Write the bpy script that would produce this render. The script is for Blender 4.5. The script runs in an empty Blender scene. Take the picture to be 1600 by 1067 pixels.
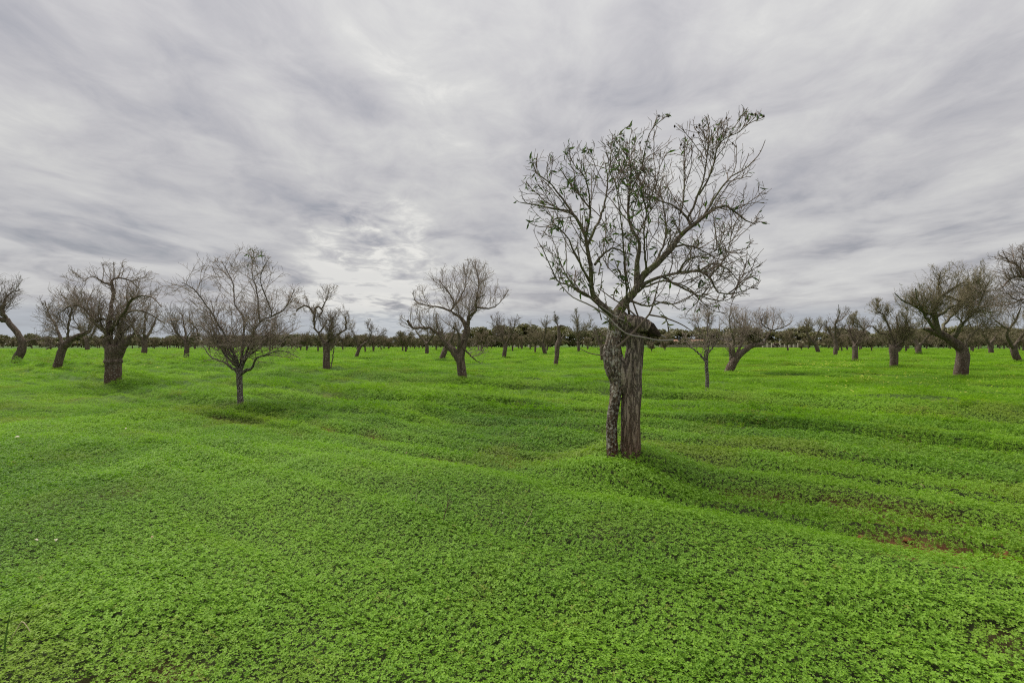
import bpy, math, random
import numpy as np
from mathutils import Vector, noise as mnoise
R_ = math.radians
scene = bpy.context.scene
C = scene.collection

# ------------------------------------------------------------------ camera
CZ, F, HOR = 1.6, 800.0, 536.0           # eye height, focal length and horizon row of the 1600 px photograph
cam_d = bpy.data.cameras.new('camera'); cam = bpy.data.objects.new('camera', cam_d); C.objects.link(cam)
cam.location = (0, 0, CZ); cam.rotation_euler = (R_(90), 0, 0)
cam_d.sensor_width = 36; cam_d.lens = 18; cam_d.shift_y = 2.5/1600; cam_d.clip_start = 0.05; cam_d.clip_end = 9000
scene.camera = cam

# ------------------------------------------------------------------ sky, sun, exposure
SUN_EL, SUN_AZ = 60, -48                  # the bright part of the overcast: ahead and to the left
world = bpy.data.worlds.new('World'); scene.world = world; world.use_nodes = True
nt = world.node_tree; nt.nodes.clear()
def N(nt, t, **kw):
    n = nt.nodes.new(t)
    for k, v in kw.items():
        if k.startswith('i_'):
            k = k[2:]
            n.inputs[int(k) if k.isdigit() else k.replace('_', ' ')].default_value = v
        else: setattr(n, k, v)
    return n
def MATH(nt, op, a, b=None, clamp=False):
    n = nt.nodes.new('ShaderNodeMath'); n.operation = op; n.use_clamp = clamp
    for i, x in enumerate((a, b)):
        if x is None: continue
        if isinstance(x, (int, float)): n.inputs[i].default_value = x
        else: nt.links.new(x, n.inputs[i])
    return n.outputs[0]
def MIX(nt, f, a, b, mode='MIX'):
    n = nt.nodes.new('ShaderNodeMix'); n.data_type = 'RGBA'; n.blend_type = mode
    for k, x in ((0, f), (6, a), (7, b)):
        if isinstance(x, (int, float)): n.inputs[k].default_value = x
        elif isinstance(x, tuple): n.inputs[k].default_value = x if len(x) == 4 else x+(1,)
        else: nt.links.new(x, n.inputs[k])
    return n.outputs[2]
def RAMP(nt, fac, stops, interp='LINEAR'):
    n = nt.nodes.new('ShaderNodeValToRGB'); n.color_ramp.interpolation = interp
    e = n.color_ramp.elements
    while len(e) > 1: e.remove(e[-1])
    for i, (p, c) in enumerate(stops):
        x = e[0] if i == 0 else e.new(p)
        x.position = p; x.color = (c, c, c, 1) if isinstance(c, (int, float)) else c+(1,)
    nt.links.new(fac, n.inputs[0]); return n.outputs[0]
L = nt.links.new
tc = N(nt, 'ShaderNodeTexCoord'); sep = N(nt, 'ShaderNodeSeparateXYZ'); L(tc.outputs['Generated'], sep.inputs[0])
zc = MATH(nt, 'MAXIMUM', sep.outputs[2], 0.0)
zd = MATH(nt, 'ADD', zc, 0.09)
px_ = MATH(nt, 'DIVIDE', sep.outputs[0], zd); py_ = MATH(nt, 'DIVIDE', sep.outputs[1], zd)
comb = N(nt, 'ShaderNodeCombineXYZ'); L(px_, comb.inputs[0]); L(py_, comb.inputs[1])
def deck(rot, sx, sy, scale, detail, rough, dist, off=0.0):
    m = N(nt, 'ShaderNodeMapping'); m.inputs['Rotation'].default_value = (0, 0, R_(rot)); m.inputs['Scale'].default_value = (sx, sy, 1); m.inputs['Location'].default_value = (off, off*.7, off)
    L(comb.outputs[0], m.inputs[0])
    n = N(nt, 'ShaderNodeTexNoise'); n.inputs['Scale'].default_value = scale; n.inputs['Detail'].default_value = detail
    n.inputs['Roughness'].default_value = rough; n.inputs['Distortion'].default_value = dist
    L(m.outputs[0], n.inputs['Vector']); return n.outputs['Fac']
big = deck(12, .8, .58, .75, 4, .5, .4, 3.7)
mid = deck(18, 1.0, .70, 1.7, 7, .52, .6, 9.1)
fine = deck(25, 1.0, .75, 4.8, 9, .62, .5, 1.3)
d1 = MATH(nt, 'ADD', MATH(nt, 'MULTIPLY', big, .40), MATH(nt, 'MULTIPLY', mid, .48))
d1 = MATH(nt, 'ADD', d1, MATH(nt, 'MULTIPLY', fine, .25))
def lobe(x, y, z, w):
    v = Vector((x, y, z)).normalized(); dp = N(nt, 'ShaderNodeVectorMath', operation='DOT_PRODUCT'); L(tc.outputs['Generated'], dp.inputs[0]); dp.inputs[1].default_value = v
    return RAMP(nt, dp.outputs['Value'], [(math.cos(w), 0.0), (1.0, 1.0)], 'EASE')
# the cloud deck is thicker to the upper left and low at the right, and breaks open low, left of centre
brk = MATH(nt, 'MULTIPLY', lobe(-.27, 1, .14, .17), MATH(nt, 'MULTIPLY', MATH(nt, 'SUBTRACT', MATH(nt, 'ADD', mid, fine), .80), .75))
d1 = MATH(nt, 'ADD', d1, brk)
d1 = MATH(nt, 'SUBTRACT', d1, MATH(nt, 'MULTIPLY', lobe(-1, .85, .62, .55), .07))
d1 = MATH(nt, 'SUBTRACT', d1, MATH(nt, 'MULTIPLY', lobe(.85, 1, .26, .30), .05))
cloud = RAMP(nt, d1, [(.38, (.325, .33, .362)), (.475, (.448, .445, .474)), (.55, (.535, .53, .548)), (.63, (.62, .62, .618)), (.745, (.88, .87, .83))])
el = MATH(nt, 'ARCSINE', zc)
# overcast brightens gently towards the zenith; a pale band low down and a blue-grey strip on the horizon
zen = MATH(nt, 'ADD', MATH(nt, 'MULTIPLY', zc, .55), .86)
cloud = MIX(nt, 1.0, cloud, zen, 'MULTIPLY')
pale = RAMP(nt, el, [(.0, 0.0), (.05, .15), (.09, .6), (.16, .55), (.30, 0.0)], 'EASE')
strk = RAMP(nt, mid, [(.38, 0.0), (.60, 1.0)])
cloud = MIX(nt, MATH(nt, 'MULTIPLY', pale, strk), cloud, (.66, .66, .655))
strip = RAMP(nt, el, [(.0, .75), (.035, .65), (.075, .0)], 'EASE')
cloud = MIX(nt, strip, cloud, (.43, .475, .53))
sky = N(nt, 'ShaderNodeTexSky', sky_type='NISHITA', sun_disc=False, sun_elevation=R_(SUN_EL), sun_rotation=R_(SUN_AZ), air_density=1.0, dust_density=2.0)
skyb = MIX(nt, 1.0, sky.outputs[0], (.10, .10, .10), 'MULTIPLY')
thin = RAMP(nt, d1, [(.38, .12), (.50, .03), (.66, .0)])
col = MIX(nt, thin, cloud, skyb)
bg = N(nt, 'ShaderNodeBackground'); L(col, bg.inputs[0]); bg.inputs[1].default_value = 0.318
out = N(nt, 'ShaderNodeOutputWorld'); L(bg.outputs[0], out.inputs[0])
sun_d = bpy.data.lights.new('sun', 'SUN'); sun_d.energy = 1.5; sun_d.angle = R_(40); sun_d.color = (1, .965, .91)
sun = bpy.data.objects.new('sun', sun_d); C.objects.link(sun)
sdir = Vector((math.sin(R_(SUN_AZ))*math.cos(R_(SUN_EL)), math.cos(R_(SUN_AZ))*math.cos(R_(SUN_EL)), math.sin(R_(SUN_EL))))
sun.rotation_euler = sdir.to_track_quat('Z', 'Y').to_euler(); sun.location = (0, 0, 60)
vs = scene.view_settings; vs.view_transform = 'Standard'; vs.look = 'None'; vs.exposure = 1.65; vs.gamma = 1.0; vs.use_curve_mapping = False
scene.cycles.max_bounces = 6; scene.cycles.diffuse_bounces = 3; scene.cycles.transmission_bounces = 3
scene.cycles.use_denoising = False; scene.cycles.pixel_filter_type = 'BLACKMAN_HARRIS'; scene.cycles.filter_width = 1.15
scene.cycles.use_adaptive_sampling = True; scene.cycles.adaptive_threshold = 0.01

# ------------------------------------------------------------------ helpers
def tag(o, label=None, cat=None, group=None, kind=None):
    if label: o['label'] = label
    if cat: o['category'] = cat
    if group: o['group'] = group
    if kind: o['kind'] = kind
    return o
def mesh_np(name, V, Q=None, T=None, smooth=True):
    me = bpy.data.meshes.new(name); V = np.asarray(V, np.float32)
    Q = np.zeros((0, 4), np.int32) if Q is None else np.asarray(Q, np.int32); T = np.zeros((0, 3), np.int32) if T is None else np.asarray(T, np.int32)
    me.vertices.add(len(V)); me.vertices.foreach_set('co', V.ravel())
    nl = Q.size + T.size; npoly = len(Q) + len(T)
    if npoly:
        me.loops.add(nl); me.loops.foreach_set('vertex_index', np.concatenate([Q.ravel(), T.ravel()]))
        me.polygons.add(npoly)
        st = np.concatenate([np.arange(len(Q))*4, Q.size + np.arange(len(T))*3]).astype(np.int32)
        me.polygons.foreach_set('loop_start', st)
        me.polygons.foreach_set('use_smooth', np.full(npoly, smooth))
    me.update(); me.validate(); return me
def link(name, me, mat, parent=None, loc=None):
    o = bpy.data.objects.new(name, me); C.objects.link(o)
    if mat and not me.materials: me.materials.append(mat)
    if parent: o.parent = parent
    if loc is not None: o.location = loc
    return o
def empty(name, loc):
    o = bpy.data.objects.new(name, None); C.objects.link(o); o.location = loc; o.empty_display_size = .2; return o
def _h(ix, iy, seed):
    with np.errstate(over='ignore'):
        n = (ix.astype(np.int64)*374761393 + iy.astype(np.int64)*668265263 + seed*974634777) & 0xffffffff
        n = ((n ^ (n >> 13))*1274126177) & 0xffffffff
        n = n ^ (n >> 16)
    return (n & 0xffffff)/float(0xffffff)
def vnoise(x, y, seed=0):
    ix = np.floor(x); iy = np.floor(y); fx = x-ix; fy = y-iy
    fx = fx*fx*fx*(fx*(fx*6-15)+10); fy = fy*fy*fy*(fy*(fy*6-15)+10)
    a = _h(ix, iy, seed); b = _h(ix+1, iy, seed); c = _h(ix, iy+1, seed); d = _h(ix+1, iy+1, seed)
    return (a+(b-a)*fx + (c-a)*fy + (a-b-c+d)*fx*fy)*2-1
def fbm(x, y, seed=0, oc=3):
    s = 0; a = .5
    for k in range(oc): s = s + a*vnoise(x, y, seed+k*17); x = x*2.03+5.1; y = y*2.03+1.7; a *= .5
    return s

# ------------------------------------------------------------------ ground shape: ploughed ridges running left-back to right-front
UX, UY = .79, -.61
RIDGES = [(3.95, .95, .42, .285), (4.98, .16, .12, .05), (5.85, .32, .2, .13), (6.45, .30, .22, .18), (7.6, .40, .24, .15), (8.75, .5, .26, .15), (10.3, .6, .3, .15), (12.2, .6, .3, .16), (14.6, .6, .35, .20), (16.9, .6, .35, .18)]
FURROWS = [(4.72, .14, .05), (5.28, .18, .06), (6.98, .25, .10), (8.15, .22, .08), (9.5, .3, .09), (15.7, .45, .16), (13.4, .4, .08)]
def uv(x, y):
    u = x*UX + y*UY; v = -x*UY + y*UX
    return u, v + .22*vnoise(u/4.3, v/9, 5) + .07*vnoise(u/1.3, v/2, 6)
def h0(x, y):
    x = np.asarray(x, float); y = np.asarray(y, float)
    r = np.hypot(x, y); u, v = uv(x, y)
    h = np.zeros_like(x)
    for (c, s, s2, a) in RIDGES: h = h + a*np.exp(-((v-c)/np.where(v < c, s, s2))**2)*(1+.5*vnoise(u/2.5+c, v*0+c, 9))*(np.clip((u+8.0)/7.0, .06, 1) if a > .28 else 1)
    for (c, s, a) in FURROWS: h = h - a*np.exp(-((v-c)/s)**2)*(1+.5*vnoise(u/3+c, v*0+c, 10))
    near = np.clip((v-8)/8, 0, 1)
    h = h + near*.17*fbm(u/4.2, v/.9, 21, 3) + .07*fbm(u/2.0, v/.7, 22, 2)*np.clip(1.2-np.abs(v-6)/14, .35, 1)
    h = h + .05*fbm(x/1.1, y/1.1, 23, 2) + .09*fbm(x/9, y/9, 24, 2)*np.clip(r/12, .25, 1)
    rut = (.32*np.clip((v-1.2)/.6, 0, 1)+.68*np.clip((v-4.4)/.5, 0, 1))*np.clip((30-v)/10, 0, 1)*np.clip(.55+1.1*vnoise(u/7, v/2.5, 41), .1, 1)
    h = h + .055*rut*(np.sin(2*math.pi*(v/.66+.35*vnoise(u/6, v/3, 42)))+.4*np.sin(2*math.pi*v/.41))
    return h*np.clip(1.6-r/140, .25, 1)
MOUNDS = []
def hgt(x, y):
    h = h0(x, y)
    for (mx, my, a, s) in MOUNDS:
        h = h + a*np.exp(-(((x-mx)**2+(y-my)**2)/(s*s)))
    return h
def H(x, y): return float(hgt(np.array([x]), np.array([y]))[0])
def W(px, py, d): return np.array([(px-800)/F*d, d, CZ-(py-HOR)/F*d])
def depth_for(py, z=0.1): return (CZ-z)*F/(py-HOR)
def ground_at(px, py):
    d = np.geomspace(1, 300, 1400); P = np.stack([(px-800)/F*d, d, CZ-(py-HOR)/F*d], -1)
    k = np.argmax(P[:, 2] <= hgt(P[:, 0], P[:, 1])+.03)
    return P[k]

# ------------------------------------------------------------------ materials
def newmat(name, rough=.8):
    m = bpy.data.materials.new(name); m.use_nodes = True; n = m.node_tree
    b = n.nodes['Principled BSDF']; b.inputs['Roughness'].default_value = rough; b.inputs['Specular IOR Level'].default_value = .25
    return m, n, b
def bark(name, lo, hi, scale=14, lichen=0.0, lich_col=(.52, .50, .45), foot=None, moss=0.0, bump=.6, red_h=0.0, lsc=2.3):
    m, n, b = newmat(name, .92); l = n.links.new
    t = N(n, 'ShaderNodeTexCoord'); mp = N(n, 'ShaderNodeMapping'); mp.inputs['Scale'].default_value = (1, 1, .16); l(t.outputs['Object'], mp.inputs[0])
    no = N(n, 'ShaderNodeTexNoise'); no.inputs['Scale'].default_value = scale; no.inputs['Detail'].default_value = 8; no.inputs['Roughness'].default_value = .68; no.inputs['Distortion'].default_value = .6; l(mp.outputs[0], no.inputs['Vector'])
    vo = N(n, 'ShaderNodeTexNoise'); vo.inputs['Scale'].default_value = scale*1.7; vo.inputs['Detail'].default_value = 5; vo.inputs['Roughness'].default_value = .6; vo.inputs['Distortion'].default_value = 1.2; l(mp.outputs[0], vo.inputs['Vector'])
    crack = RAMP(n, MATH(n, 'ABSOLUTE', MATH(n, 'SUBTRACT', vo.outputs['Fac'], .5)), [(0, 0.0), (.07, 1.0)])
    c = MIX(n, RAMP(n, no.outputs['Fac'], [(.32, 0.0), (.68, 1.0)]), lo, hi)
    c = MIX(n, MATH(n, 'MULTIPLY', MATH(n, 'SUBTRACT', 1.0, crack), .7), c, tuple(x*.35 for x in lo))
    if foot:
        s = N(n, 'ShaderNodeSeparateXYZ'); l(t.outputs['Object'], s.inputs[0])
        f = MATH(n, 'ADD', s.outputs[2], MATH(n, 'MULTIPLY', MATH(n, 'SUBTRACT', no.outputs['Fac'], .5), .7))
        c = MIX(n, RAMP(n, f, [(.0, .9), (red_h, 0.0)]), c, foot)
    if moss:
        n2 = N(n, 'ShaderNodeTexNoise'); n2.inputs['Scale'].default_value = 5.5; n2.inputs['Detail'].default_value = 6; l(t.outputs['Object'], n2.inputs['Vector'])
        c = MIX(n, MATH(n, 'MULTIPLY', RAMP(n, n2.outputs['Fac'], [(.45, 0.0), (.6, 1.0)]), moss), c, (.115, .135, .035))
    if lichen:
        n3 = N(n, 'ShaderNodeTexNoise'); n3.inputs['Scale'].default_value = scale*lsc; n3.inputs['Detail'].default_value = 5; n3.inputs['Roughness'].default_value = .6; l(t.outputs['Object'], n3.inputs['Vector'])
        c = MIX(n, RAMP(n, n3.outputs['Fac'], [(.60-lichen*.14, 0.0), (.64-lichen*.14, .95)]), c, lich_col)
    l(c, b.inputs['Base Color'])
    bm = N(n, 'ShaderNodeBump'); bm.inputs['Strength'].default_value = bump; bm.inputs['Distance'].default_value = .02*(1+(bump >= 1)*.8)
    l(MATH(n, 'ADD', MATH(n, 'MULTIPLY', crack, .6), no.outputs['Fac']), bm.inputs['Height']); l(bm.outputs[0], b.inputs['Normal'])
    return m
def twigmat(name, lo, hi, sc=6):
    m, n, b = newmat(name, .8); l = n.links.new
    t = N(n, 'ShaderNodeTexCoord'); no = N(n, 'ShaderNodeTexNoise'); no.inputs['Scale'].default_value = sc; no.inputs['Detail'].default_value = 4; l(t.outputs['Object'], no.inputs['Vector'])
    g = N(n, 'ShaderNodeNewGeometry')
    f = MATH(n, 'ADD', MATH(n, 'MULTIPLY', no.outputs['Fac'], .6), MATH(n, 'MULTIPLY', g.outputs['Random Per Island'], .4))
    l(MIX(n, RAMP(n, f, [(.25, 0.0), (.75, 1.0)]), lo, hi), b.inputs['Base Color']); return m
def leafmat(name, lo, hi, trans=.35, rough=.5, inst=False, spec=.4):
    m, n, b = newmat(name, rough); l = n.links.new; b.inputs['Specular IOR Level'].default_value = spec
    g = N(n, 'ShaderNodeNewGeometry'); f = g.outputs['Random Per Island']
    if inst:
        a = N(n, 'ShaderNodeAttribute', attribute_type='INSTANCER', attribute_name='tint')
        f = MATH(n, 'ADD', MATH(n, 'MULTIPLY', f, .45), MATH(n, 'MULTIPLY', a.outputs['Fac'], .65), True)
    c = MIX(n, f, lo, hi)
    if inst:
        dr = N(n, 'ShaderNodeAttribute', attribute_type='INSTANCER', attribute_name='dry'); c = MIX(n, dr.outputs['Fac'], c, (.235, .225, .045))
    l(c, b.inputs['Base Color'])
    tr = N(n, 'ShaderNodeBsdfTranslucent'); l(MIX(n, 1.0, c, (1.0, 1.15, .5), 'MULTIPLY'), tr.inputs['Color'])
    ms = N(n, 'ShaderNodeMixShader'); ms.inputs[0].default_value = trans
    l(b.outputs[0], ms.inputs[1]); l(tr.outputs[0], ms.inputs[2])
    o = [x for x in n.nodes if x.type == 'OUTPUT_MATERIAL'][0]; l(ms.outputs[0], o.inputs[0]); return m
def flat(name, col, rough=.7, var=.25, sc=30):
    m, n, b = newmat(name, rough); l = n.links.new
    t = N(n, 'ShaderNodeTexCoord'); no = N(n, 'ShaderNodeTexNoise'); no.inputs['Scale'].default_value = sc; no.inputs['Detail'].default_value = 5; l(t.outputs['Object'], no.inputs['Vector'])
    l(MIX(n, no.outputs['Fac'], tuple(c*(1-var) for c in col), tuple(c*(1+var) for c in col)), b.inputs['Base Color']); return m
M = dict(
    trunk=bark('bark_trunk', (.075, .054, .041), (.205, .152, .114), 9, lichen=.15, lich_col=(.26, .24, .20), foot=(.085, .050, .034), red_h=.8),
    limb=bark('bark_limb', (.090, .067, .050), (.24, .183, .14), 12, lichen=.10, lich_col=(.22, .21, .17)),
    main=bark('bark_main', (.105, .080, .064), (.40, .34, .29), 11, lichen=-.05, lich_col=(.45, .42, .38), lsc=3.5, foot=(.115, .055, .032), red_h=.75, bump=.9),
    speck=bark('bark_speckled', (.055, .038, .028), (.13, .095, .070), 13, lichen=.42, lich_col=(.52, .48, .42), foot=(.11, .06, .035), red_h=.35, bump=.9, lsc=4.6),
    dark=bark('bark_charred', (.022, .016, .012), (.085, .060, .042), 10, foot=None),
    mossy=bark('bark_mossy', (.080, .066, .048), (.24, .19, .145), 14, lichen=.2, lich_col=(.30, .29, .22), moss=.6),
    young=bark('bark_young', (.050, .036, .030), (.12, .09, .075), 22, lichen=.5, lich_col=(.40, .37, .33), lsc=2.6),
    twig=twigmat('twig_grey', (.145, .110, .086), (.36, .29, .235)),
    twigo=twigmat('twig_olive', (.12, .10, .06), (.29, .245, .15)),
    twigd=twigmat('twig_dark', (.092, .070, .053), (.25, .195, .15)),
    whip=twigmat('twig_pale', (.20, .17, .155), (.36, .32, .29)),
    far=twigmat('twig_far', (.12, .096, .06), (.28, .23, .14), 1.2),
    leaf=leafmat('almond_leaf', (.022, .048, .011), (.10, .165, .032), .30),
    leaf2=leafmat('almond_leaf_yellowing', (.050, .075, .012), (.15, .17, .035), .30),
    pine=leafmat('pine_needle_clump', (.075, .074, .028), (.195, .175, .070), .18),
    clover=leafmat('clover_leaf', (.054, .152, .010), (.255, .435, .040), .42, .5, True, .2),
    clover_far=leafmat('clover_leaf_far', (.082, .190, .009), (.248, .418, .032), .42, .6, True, .12),
    yellow=leafmat('yellow_petal', (.62, .56, .10), (.78, .74, .22), .3),
    hull=flat('almond_hull', (.030, .024, .018)), straw=flat('dry_straw', (.42, .36, .22)), weed=flat('dead_weed', (.11, .065, .05)),
    dryleaf=flat('dry_leaf', (.36, .24, .15), .7, .35), paleleaf=flat('bleached_leaf', (.42, .37, .28), .7, .2), clod=flat('red_clod', (.20, .070, .032), .95, .35),
    grass=leafmat('grass_blade', (.10, .20, .04), (.18, .30, .07)), horse=flat('horse_coat', (.040, .016, .010), .5, .2, 4), mane=flat('horse_mane', (.012, .008, .007)),
    wallw=flat('whitewash', (.62, .56, .50), .9, .12, 2), tile=flat('roof_tile', (.26, .15, .10), .8, .25, 3), post=flat('pale_post', (.45, .40, .32), .8, .2, 4), stone=flat('field_stone', (.28, .24, .19), .9, .3, 1.5), glassd=flat('window_dark', (.03, .03, .035), .3, .1))
def soil():
    m, n, b = newmat('red_soil', .95); l = n.links.new
    t = N(n, 'ShaderNodeTexCoord'); a = N(n, 'ShaderNodeTexNoise'); a.inputs['Scale'].default_value = 2.5; a.inputs['Detail'].default_value = 8; l(t.outputs['Object'], a.inputs['Vector'])
    c = MIX(n, RAMP(n, a.outputs['Fac'], [(.35, 0.0), (.65, 1.0)]), (.10, .035, .016), (.26, .085, .036))
    shn = N(n, 'ShaderNodeAttribute', attribute_name='leaf_shade'); c = MIX(n, shn.outputs['Fac'], c, (.026, .030, .010))  # shade between the clover leaves, painted dark into the red soil colour
    # green seedlings cover the soil where the plants are too small and far to tell apart
    cov = N(n, 'ShaderNodeAttribute', attribute_name='cover')
    g1 = N(n, 'ShaderNodeTexNoise'); g1.inputs['Scale'].default_value = .45; g1.inputs['Detail'].default_value = 7; l(t.outputs['Object'], g1.inputs['Vector'])
    gr = MIX(n, RAMP(n, g1.outputs['Fac'], [(.35, 0.0), (.65, 1.0)]), (.035, .078, .006), (.060, .115, .010))
    f = MATH(n, 'ADD', cov.outputs['Fac'], MATH(n, 'MULTIPLY', MATH(n, 'SUBTRACT', a.outputs['Fac'], .5), .5), True)
    l(MIX(n, f, c, gr), b.inputs['Base Color'])
    bm = N(n, 'ShaderNodeBump'); bm.inputs['Strength'].default_value = .7; bm.inputs['Distance'].default_value = .03; l(a.outputs['Fac'], bm.inputs['Height']); l(bm.outputs[0], b.inputs['Normal'])
    return m
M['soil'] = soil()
def twin():
    m = bark('bark_twin', (.145, .106, .082), (.52, .43, .355), 11, foot=(.155, .072, .040), red_h=1.05, bump=1.0); n = m.node_tree; l = n.links.new; b = n.nodes['Principled BSDF']
    base = b.inputs['Base Color'].links[0].from_socket; t = N(n, 'ShaderNodeTexCoord'); sp_ = N(n, 'ShaderNodeSeparateXYZ'); l(t.outputs['Object'], sp_.inputs[0])
    a = N(n, 'ShaderNodeTexNoise'); a.inputs['Scale'].default_value = 34; a.inputs['Detail'].default_value = 7; a.inputs['Roughness'].default_value = .66; l(t.outputs['Object'], a.inputs['Vector'])
    c = N(n, 'ShaderNodeTexNoise'); c.inputs['Scale'].default_value = 5; c.inputs['Detail'].default_value = 5; l(t.outputs['Object'], c.inputs['Vector'])
    left = RAMP(n, MATH(n, 'ADD', MATH(n, 'ADD', sp_.outputs[0], .035), MATH(n, 'MULTIPLY', MATH(n, 'SUBTRACT', c.outputs['Fac'], .5), .16)), [(.0, 1.0), (.05, 0.0)])
    dark = MIX(n, 1.0, base, (.62, .58, .54), 'MULTIPLY')
    sp2 = MATH(n, 'ADD', a.outputs['Fac'], MATH(n, 'MULTIPLY', MATH(n, 'SUBTRACT', c.outputs['Fac'], .5), .28))
    brown = MIX(n, RAMP(n, sp2, [(.515, 0.0), (.575, .85)]), dark, (.55, .51, .45))
    few = MIX(n, RAMP(n, sp2, [(.64, 0.0), (.69, .7)]), base, (.50, .465, .41))
    l(MIX(n, left, few, brown), b.inputs['Base Color']); return m
M['twin'] = twin()

# ------------------------------------------------------------------ tree growing
def resample(pts, n):
    pts = np.asarray(pts, float)
    if len(pts) < 3: P = np.vstack([pts[0], pts, pts[-1]])
    else: P = np.vstack([2*pts[0]-pts[1], pts, 2*pts[-1]-pts[-2]])
    out = []
    seg = np.linalg.norm(np.diff(pts[:, :3], axis=0), axis=1); cum = np.concatenate([[0], np.cumsum(seg)])
    for s in np.linspace(0, cum[-1], n):
        i = min(np.searchsorted(cum, s, 'right')-1, len(seg)-1); t = (s-cum[i])/max(seg[i], 1e-9)
        a, b, c, d = P[i], P[i+1], P[i+2], P[i+3]
        q = .5*((2*b)+(-a+c)*t+(2*a-5*b+4*c-d)*t*t+(-a+3*b-3*c+d)*t**3)
        q[3] = b[3]+(c[3]-b[3])*t; out.append(q)
    return np.array(out)
def tubes(P, R, S):
    B, n, _ = P.shape
    T = np.gradient(P, axis=1); T /= np.linalg.norm(T, axis=2, keepdims=True)+1e-9
    t0 = T[:, 0]; ref = np.where(np.abs(t0[:, 2:3]) > .8, np.array([[1., 0, 0]]), np.array([[0, 0, 1.]]))
    U = np.zeros_like(P); u = np.cross(ref, t0)
    for i in range(n):
        t = T[:, i]; u = u-(u*t).sum(1, keepdims=True)*t; u /= np.linalg.norm(u, axis=1, keepdims=True)+1e-9; U[:, i] = u
    Vv = np.cross(T, U); a = np.arange(S)*2*math.pi/S
    ring = P[:, :, None]+R[:, :, None, None]*(np.cos(a)[None, None, :, None]*U[:, :, None]+np.sin(a)[None, None, :, None]*Vv[:, :, None])
    V = ring.reshape(-1, 3)
    b = (np.arange(B)*n*S)[:, None, None]; i = (np.arange(n-1)*S)[None, :, None]; k = np.arange(S)[None, None, :]; k2 = (k+1) % S
    Q = np.stack([b+i+k, b+i+k2, b+i+S+k2, b+i+S+k], -1).reshape(-1, 4)
    return V, Q
def join(parts):
    Vs, Qs, o = [], [], 0
    for V, Q in parts: Vs.append(V); Qs.append(Q+o); o += len(V)
    return np.vstack(Vs), np.vstack(Qs)
def env_f(env, p):
    f = np.full(len(p), 9.)
    for c, r in env: f = np.minimum(f, (((p-c)/r)**2).sum(1))
    return f
def spawn(rng, P, R, dens, tmin, ln, ang, up, env, n, wander, rfac, rtip, rmax=1.0, flat_=0.0):
    B, m, _ = P.shape
    Ls = np.linalg.norm(np.diff(P, axis=1), axis=2).sum(1)
    k = rng.poisson(np.clip(Ls*(1-tmin)*dens, 0, 60)); par = np.repeat(np.arange(B), k); K = len(par)
    if K == 0: return np.zeros((0, n, 3)), np.zeros((0, n))
    t = tmin+(1-tmin)*rng.random(K)**.8; f = t*(m-1); i = np.minimum(f.astype(int), m-2); w = (f-i)[:, None]
    p = P[par, i]*(1-w)+P[par, i+1]*w; T = P[par, i+1]-P[par, i]; T /= np.linalg.norm(T, axis=1, keepdims=True)+1e-9
    rp = R[par, i]*(1-w[:, 0])+R[par, i+1]*w[:, 0]
    q = rng.normal(size=(K, 3)); q -= (q*T).sum(1, keepdims=True)*T; q /= np.linalg.norm(q, axis=1, keepdims=True)+1e-9
    a = np.radians(rng.uniform(ang[0], ang[1], K))[:, None]
    d = np.cos(a)*T+np.sin(a)*q; d[:, 2] += up; d /= np.linalg.norm(d, axis=1, keepdims=True)
    l = rng.uniform(ln[0], ln[1], K); step = (l/(n-1))[:, None]
    X = np.zeros((K, n, 3)); X[:, 0] = p
    ctr = np.mean([e[0] for e in env], axis=0) if env else None
    for s in range(1, n):
        d = d+wander*rng.normal(size=(K, 3)); d[:, 2] += up*.35; d /= np.linalg.norm(d, axis=1, keepdims=True)
        g = 1.0
        if env:
            o = env_f(env, p+d*step); g = np.clip(1.3-1.05*np.maximum(o-.55, 0), .06, 1)[:, None]
        p = p+d*step*g; X[:, s] = p
    r0 = np.minimum(np.minimum(rp*rfac, rmax), np.maximum(l*.02, rtip*1.3)); r0 = np.maximum(r0, rtip*1.15)
    RR = r0[:, None]+(rtip-r0)[:, None]*np.linspace(0, 1, n)[None]**.8
    return X, RR
def leaves_on(rng, P, num, size, width=.26, droop=.75):
    if len(P) == 0: return np.zeros((0, 3)), np.zeros((0, 4), int)
    b = rng.integers(0, len(P), num); m = P.shape[1]; f = (.25+.75*rng.random(num))*(m-1.001); i = f.astype(int); w = (f-i)[:, None]
    p = P[b, i]*(1-w)+P[b, i+1]*w; T = P[b, i+1]-P[b, i]; T /= np.linalg.norm(T, axis=1, keepdims=True)+1e-9
    d = T*.5+rng.normal(size=(num, 3))*.65; d[:, 2] -= droop; d /= np.linalg.norm(d, axis=1, keepdims=True)
    q = np.cross(d, rng.normal(size=(num, 3))); q /= np.linalg.norm(q, axis=1, keepdims=True)+1e-9; nn = np.cross(d, q)
    s = (size*rng.uniform(.6, 1.25, num))[:, None]; wd = s*width*.5
    V = np.stack([p, p+d*s*.4+q*wd+nn*wd*.5, p+d*s*.45, p+d*s*.4-q*wd+nn*wd*.5, p+d*s-nn*s*.12, p+d*s*.75+q*wd*.65+nn*wd*.2, p+d*s*.75-q*wd*.65+nn*wd*.2], 1).reshape(-1, 3)
    o = (np.arange(num)*7)[:, None]
    Q = np.vstack([o+np.array([[0, 2, 1, 1]])*0+np.array([[0, 1, 5, 2]]), o+np.array([[0, 2, 6, 3]]), o+np.array([[2, 5, 4, 6]])])
    return V, Q
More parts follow.
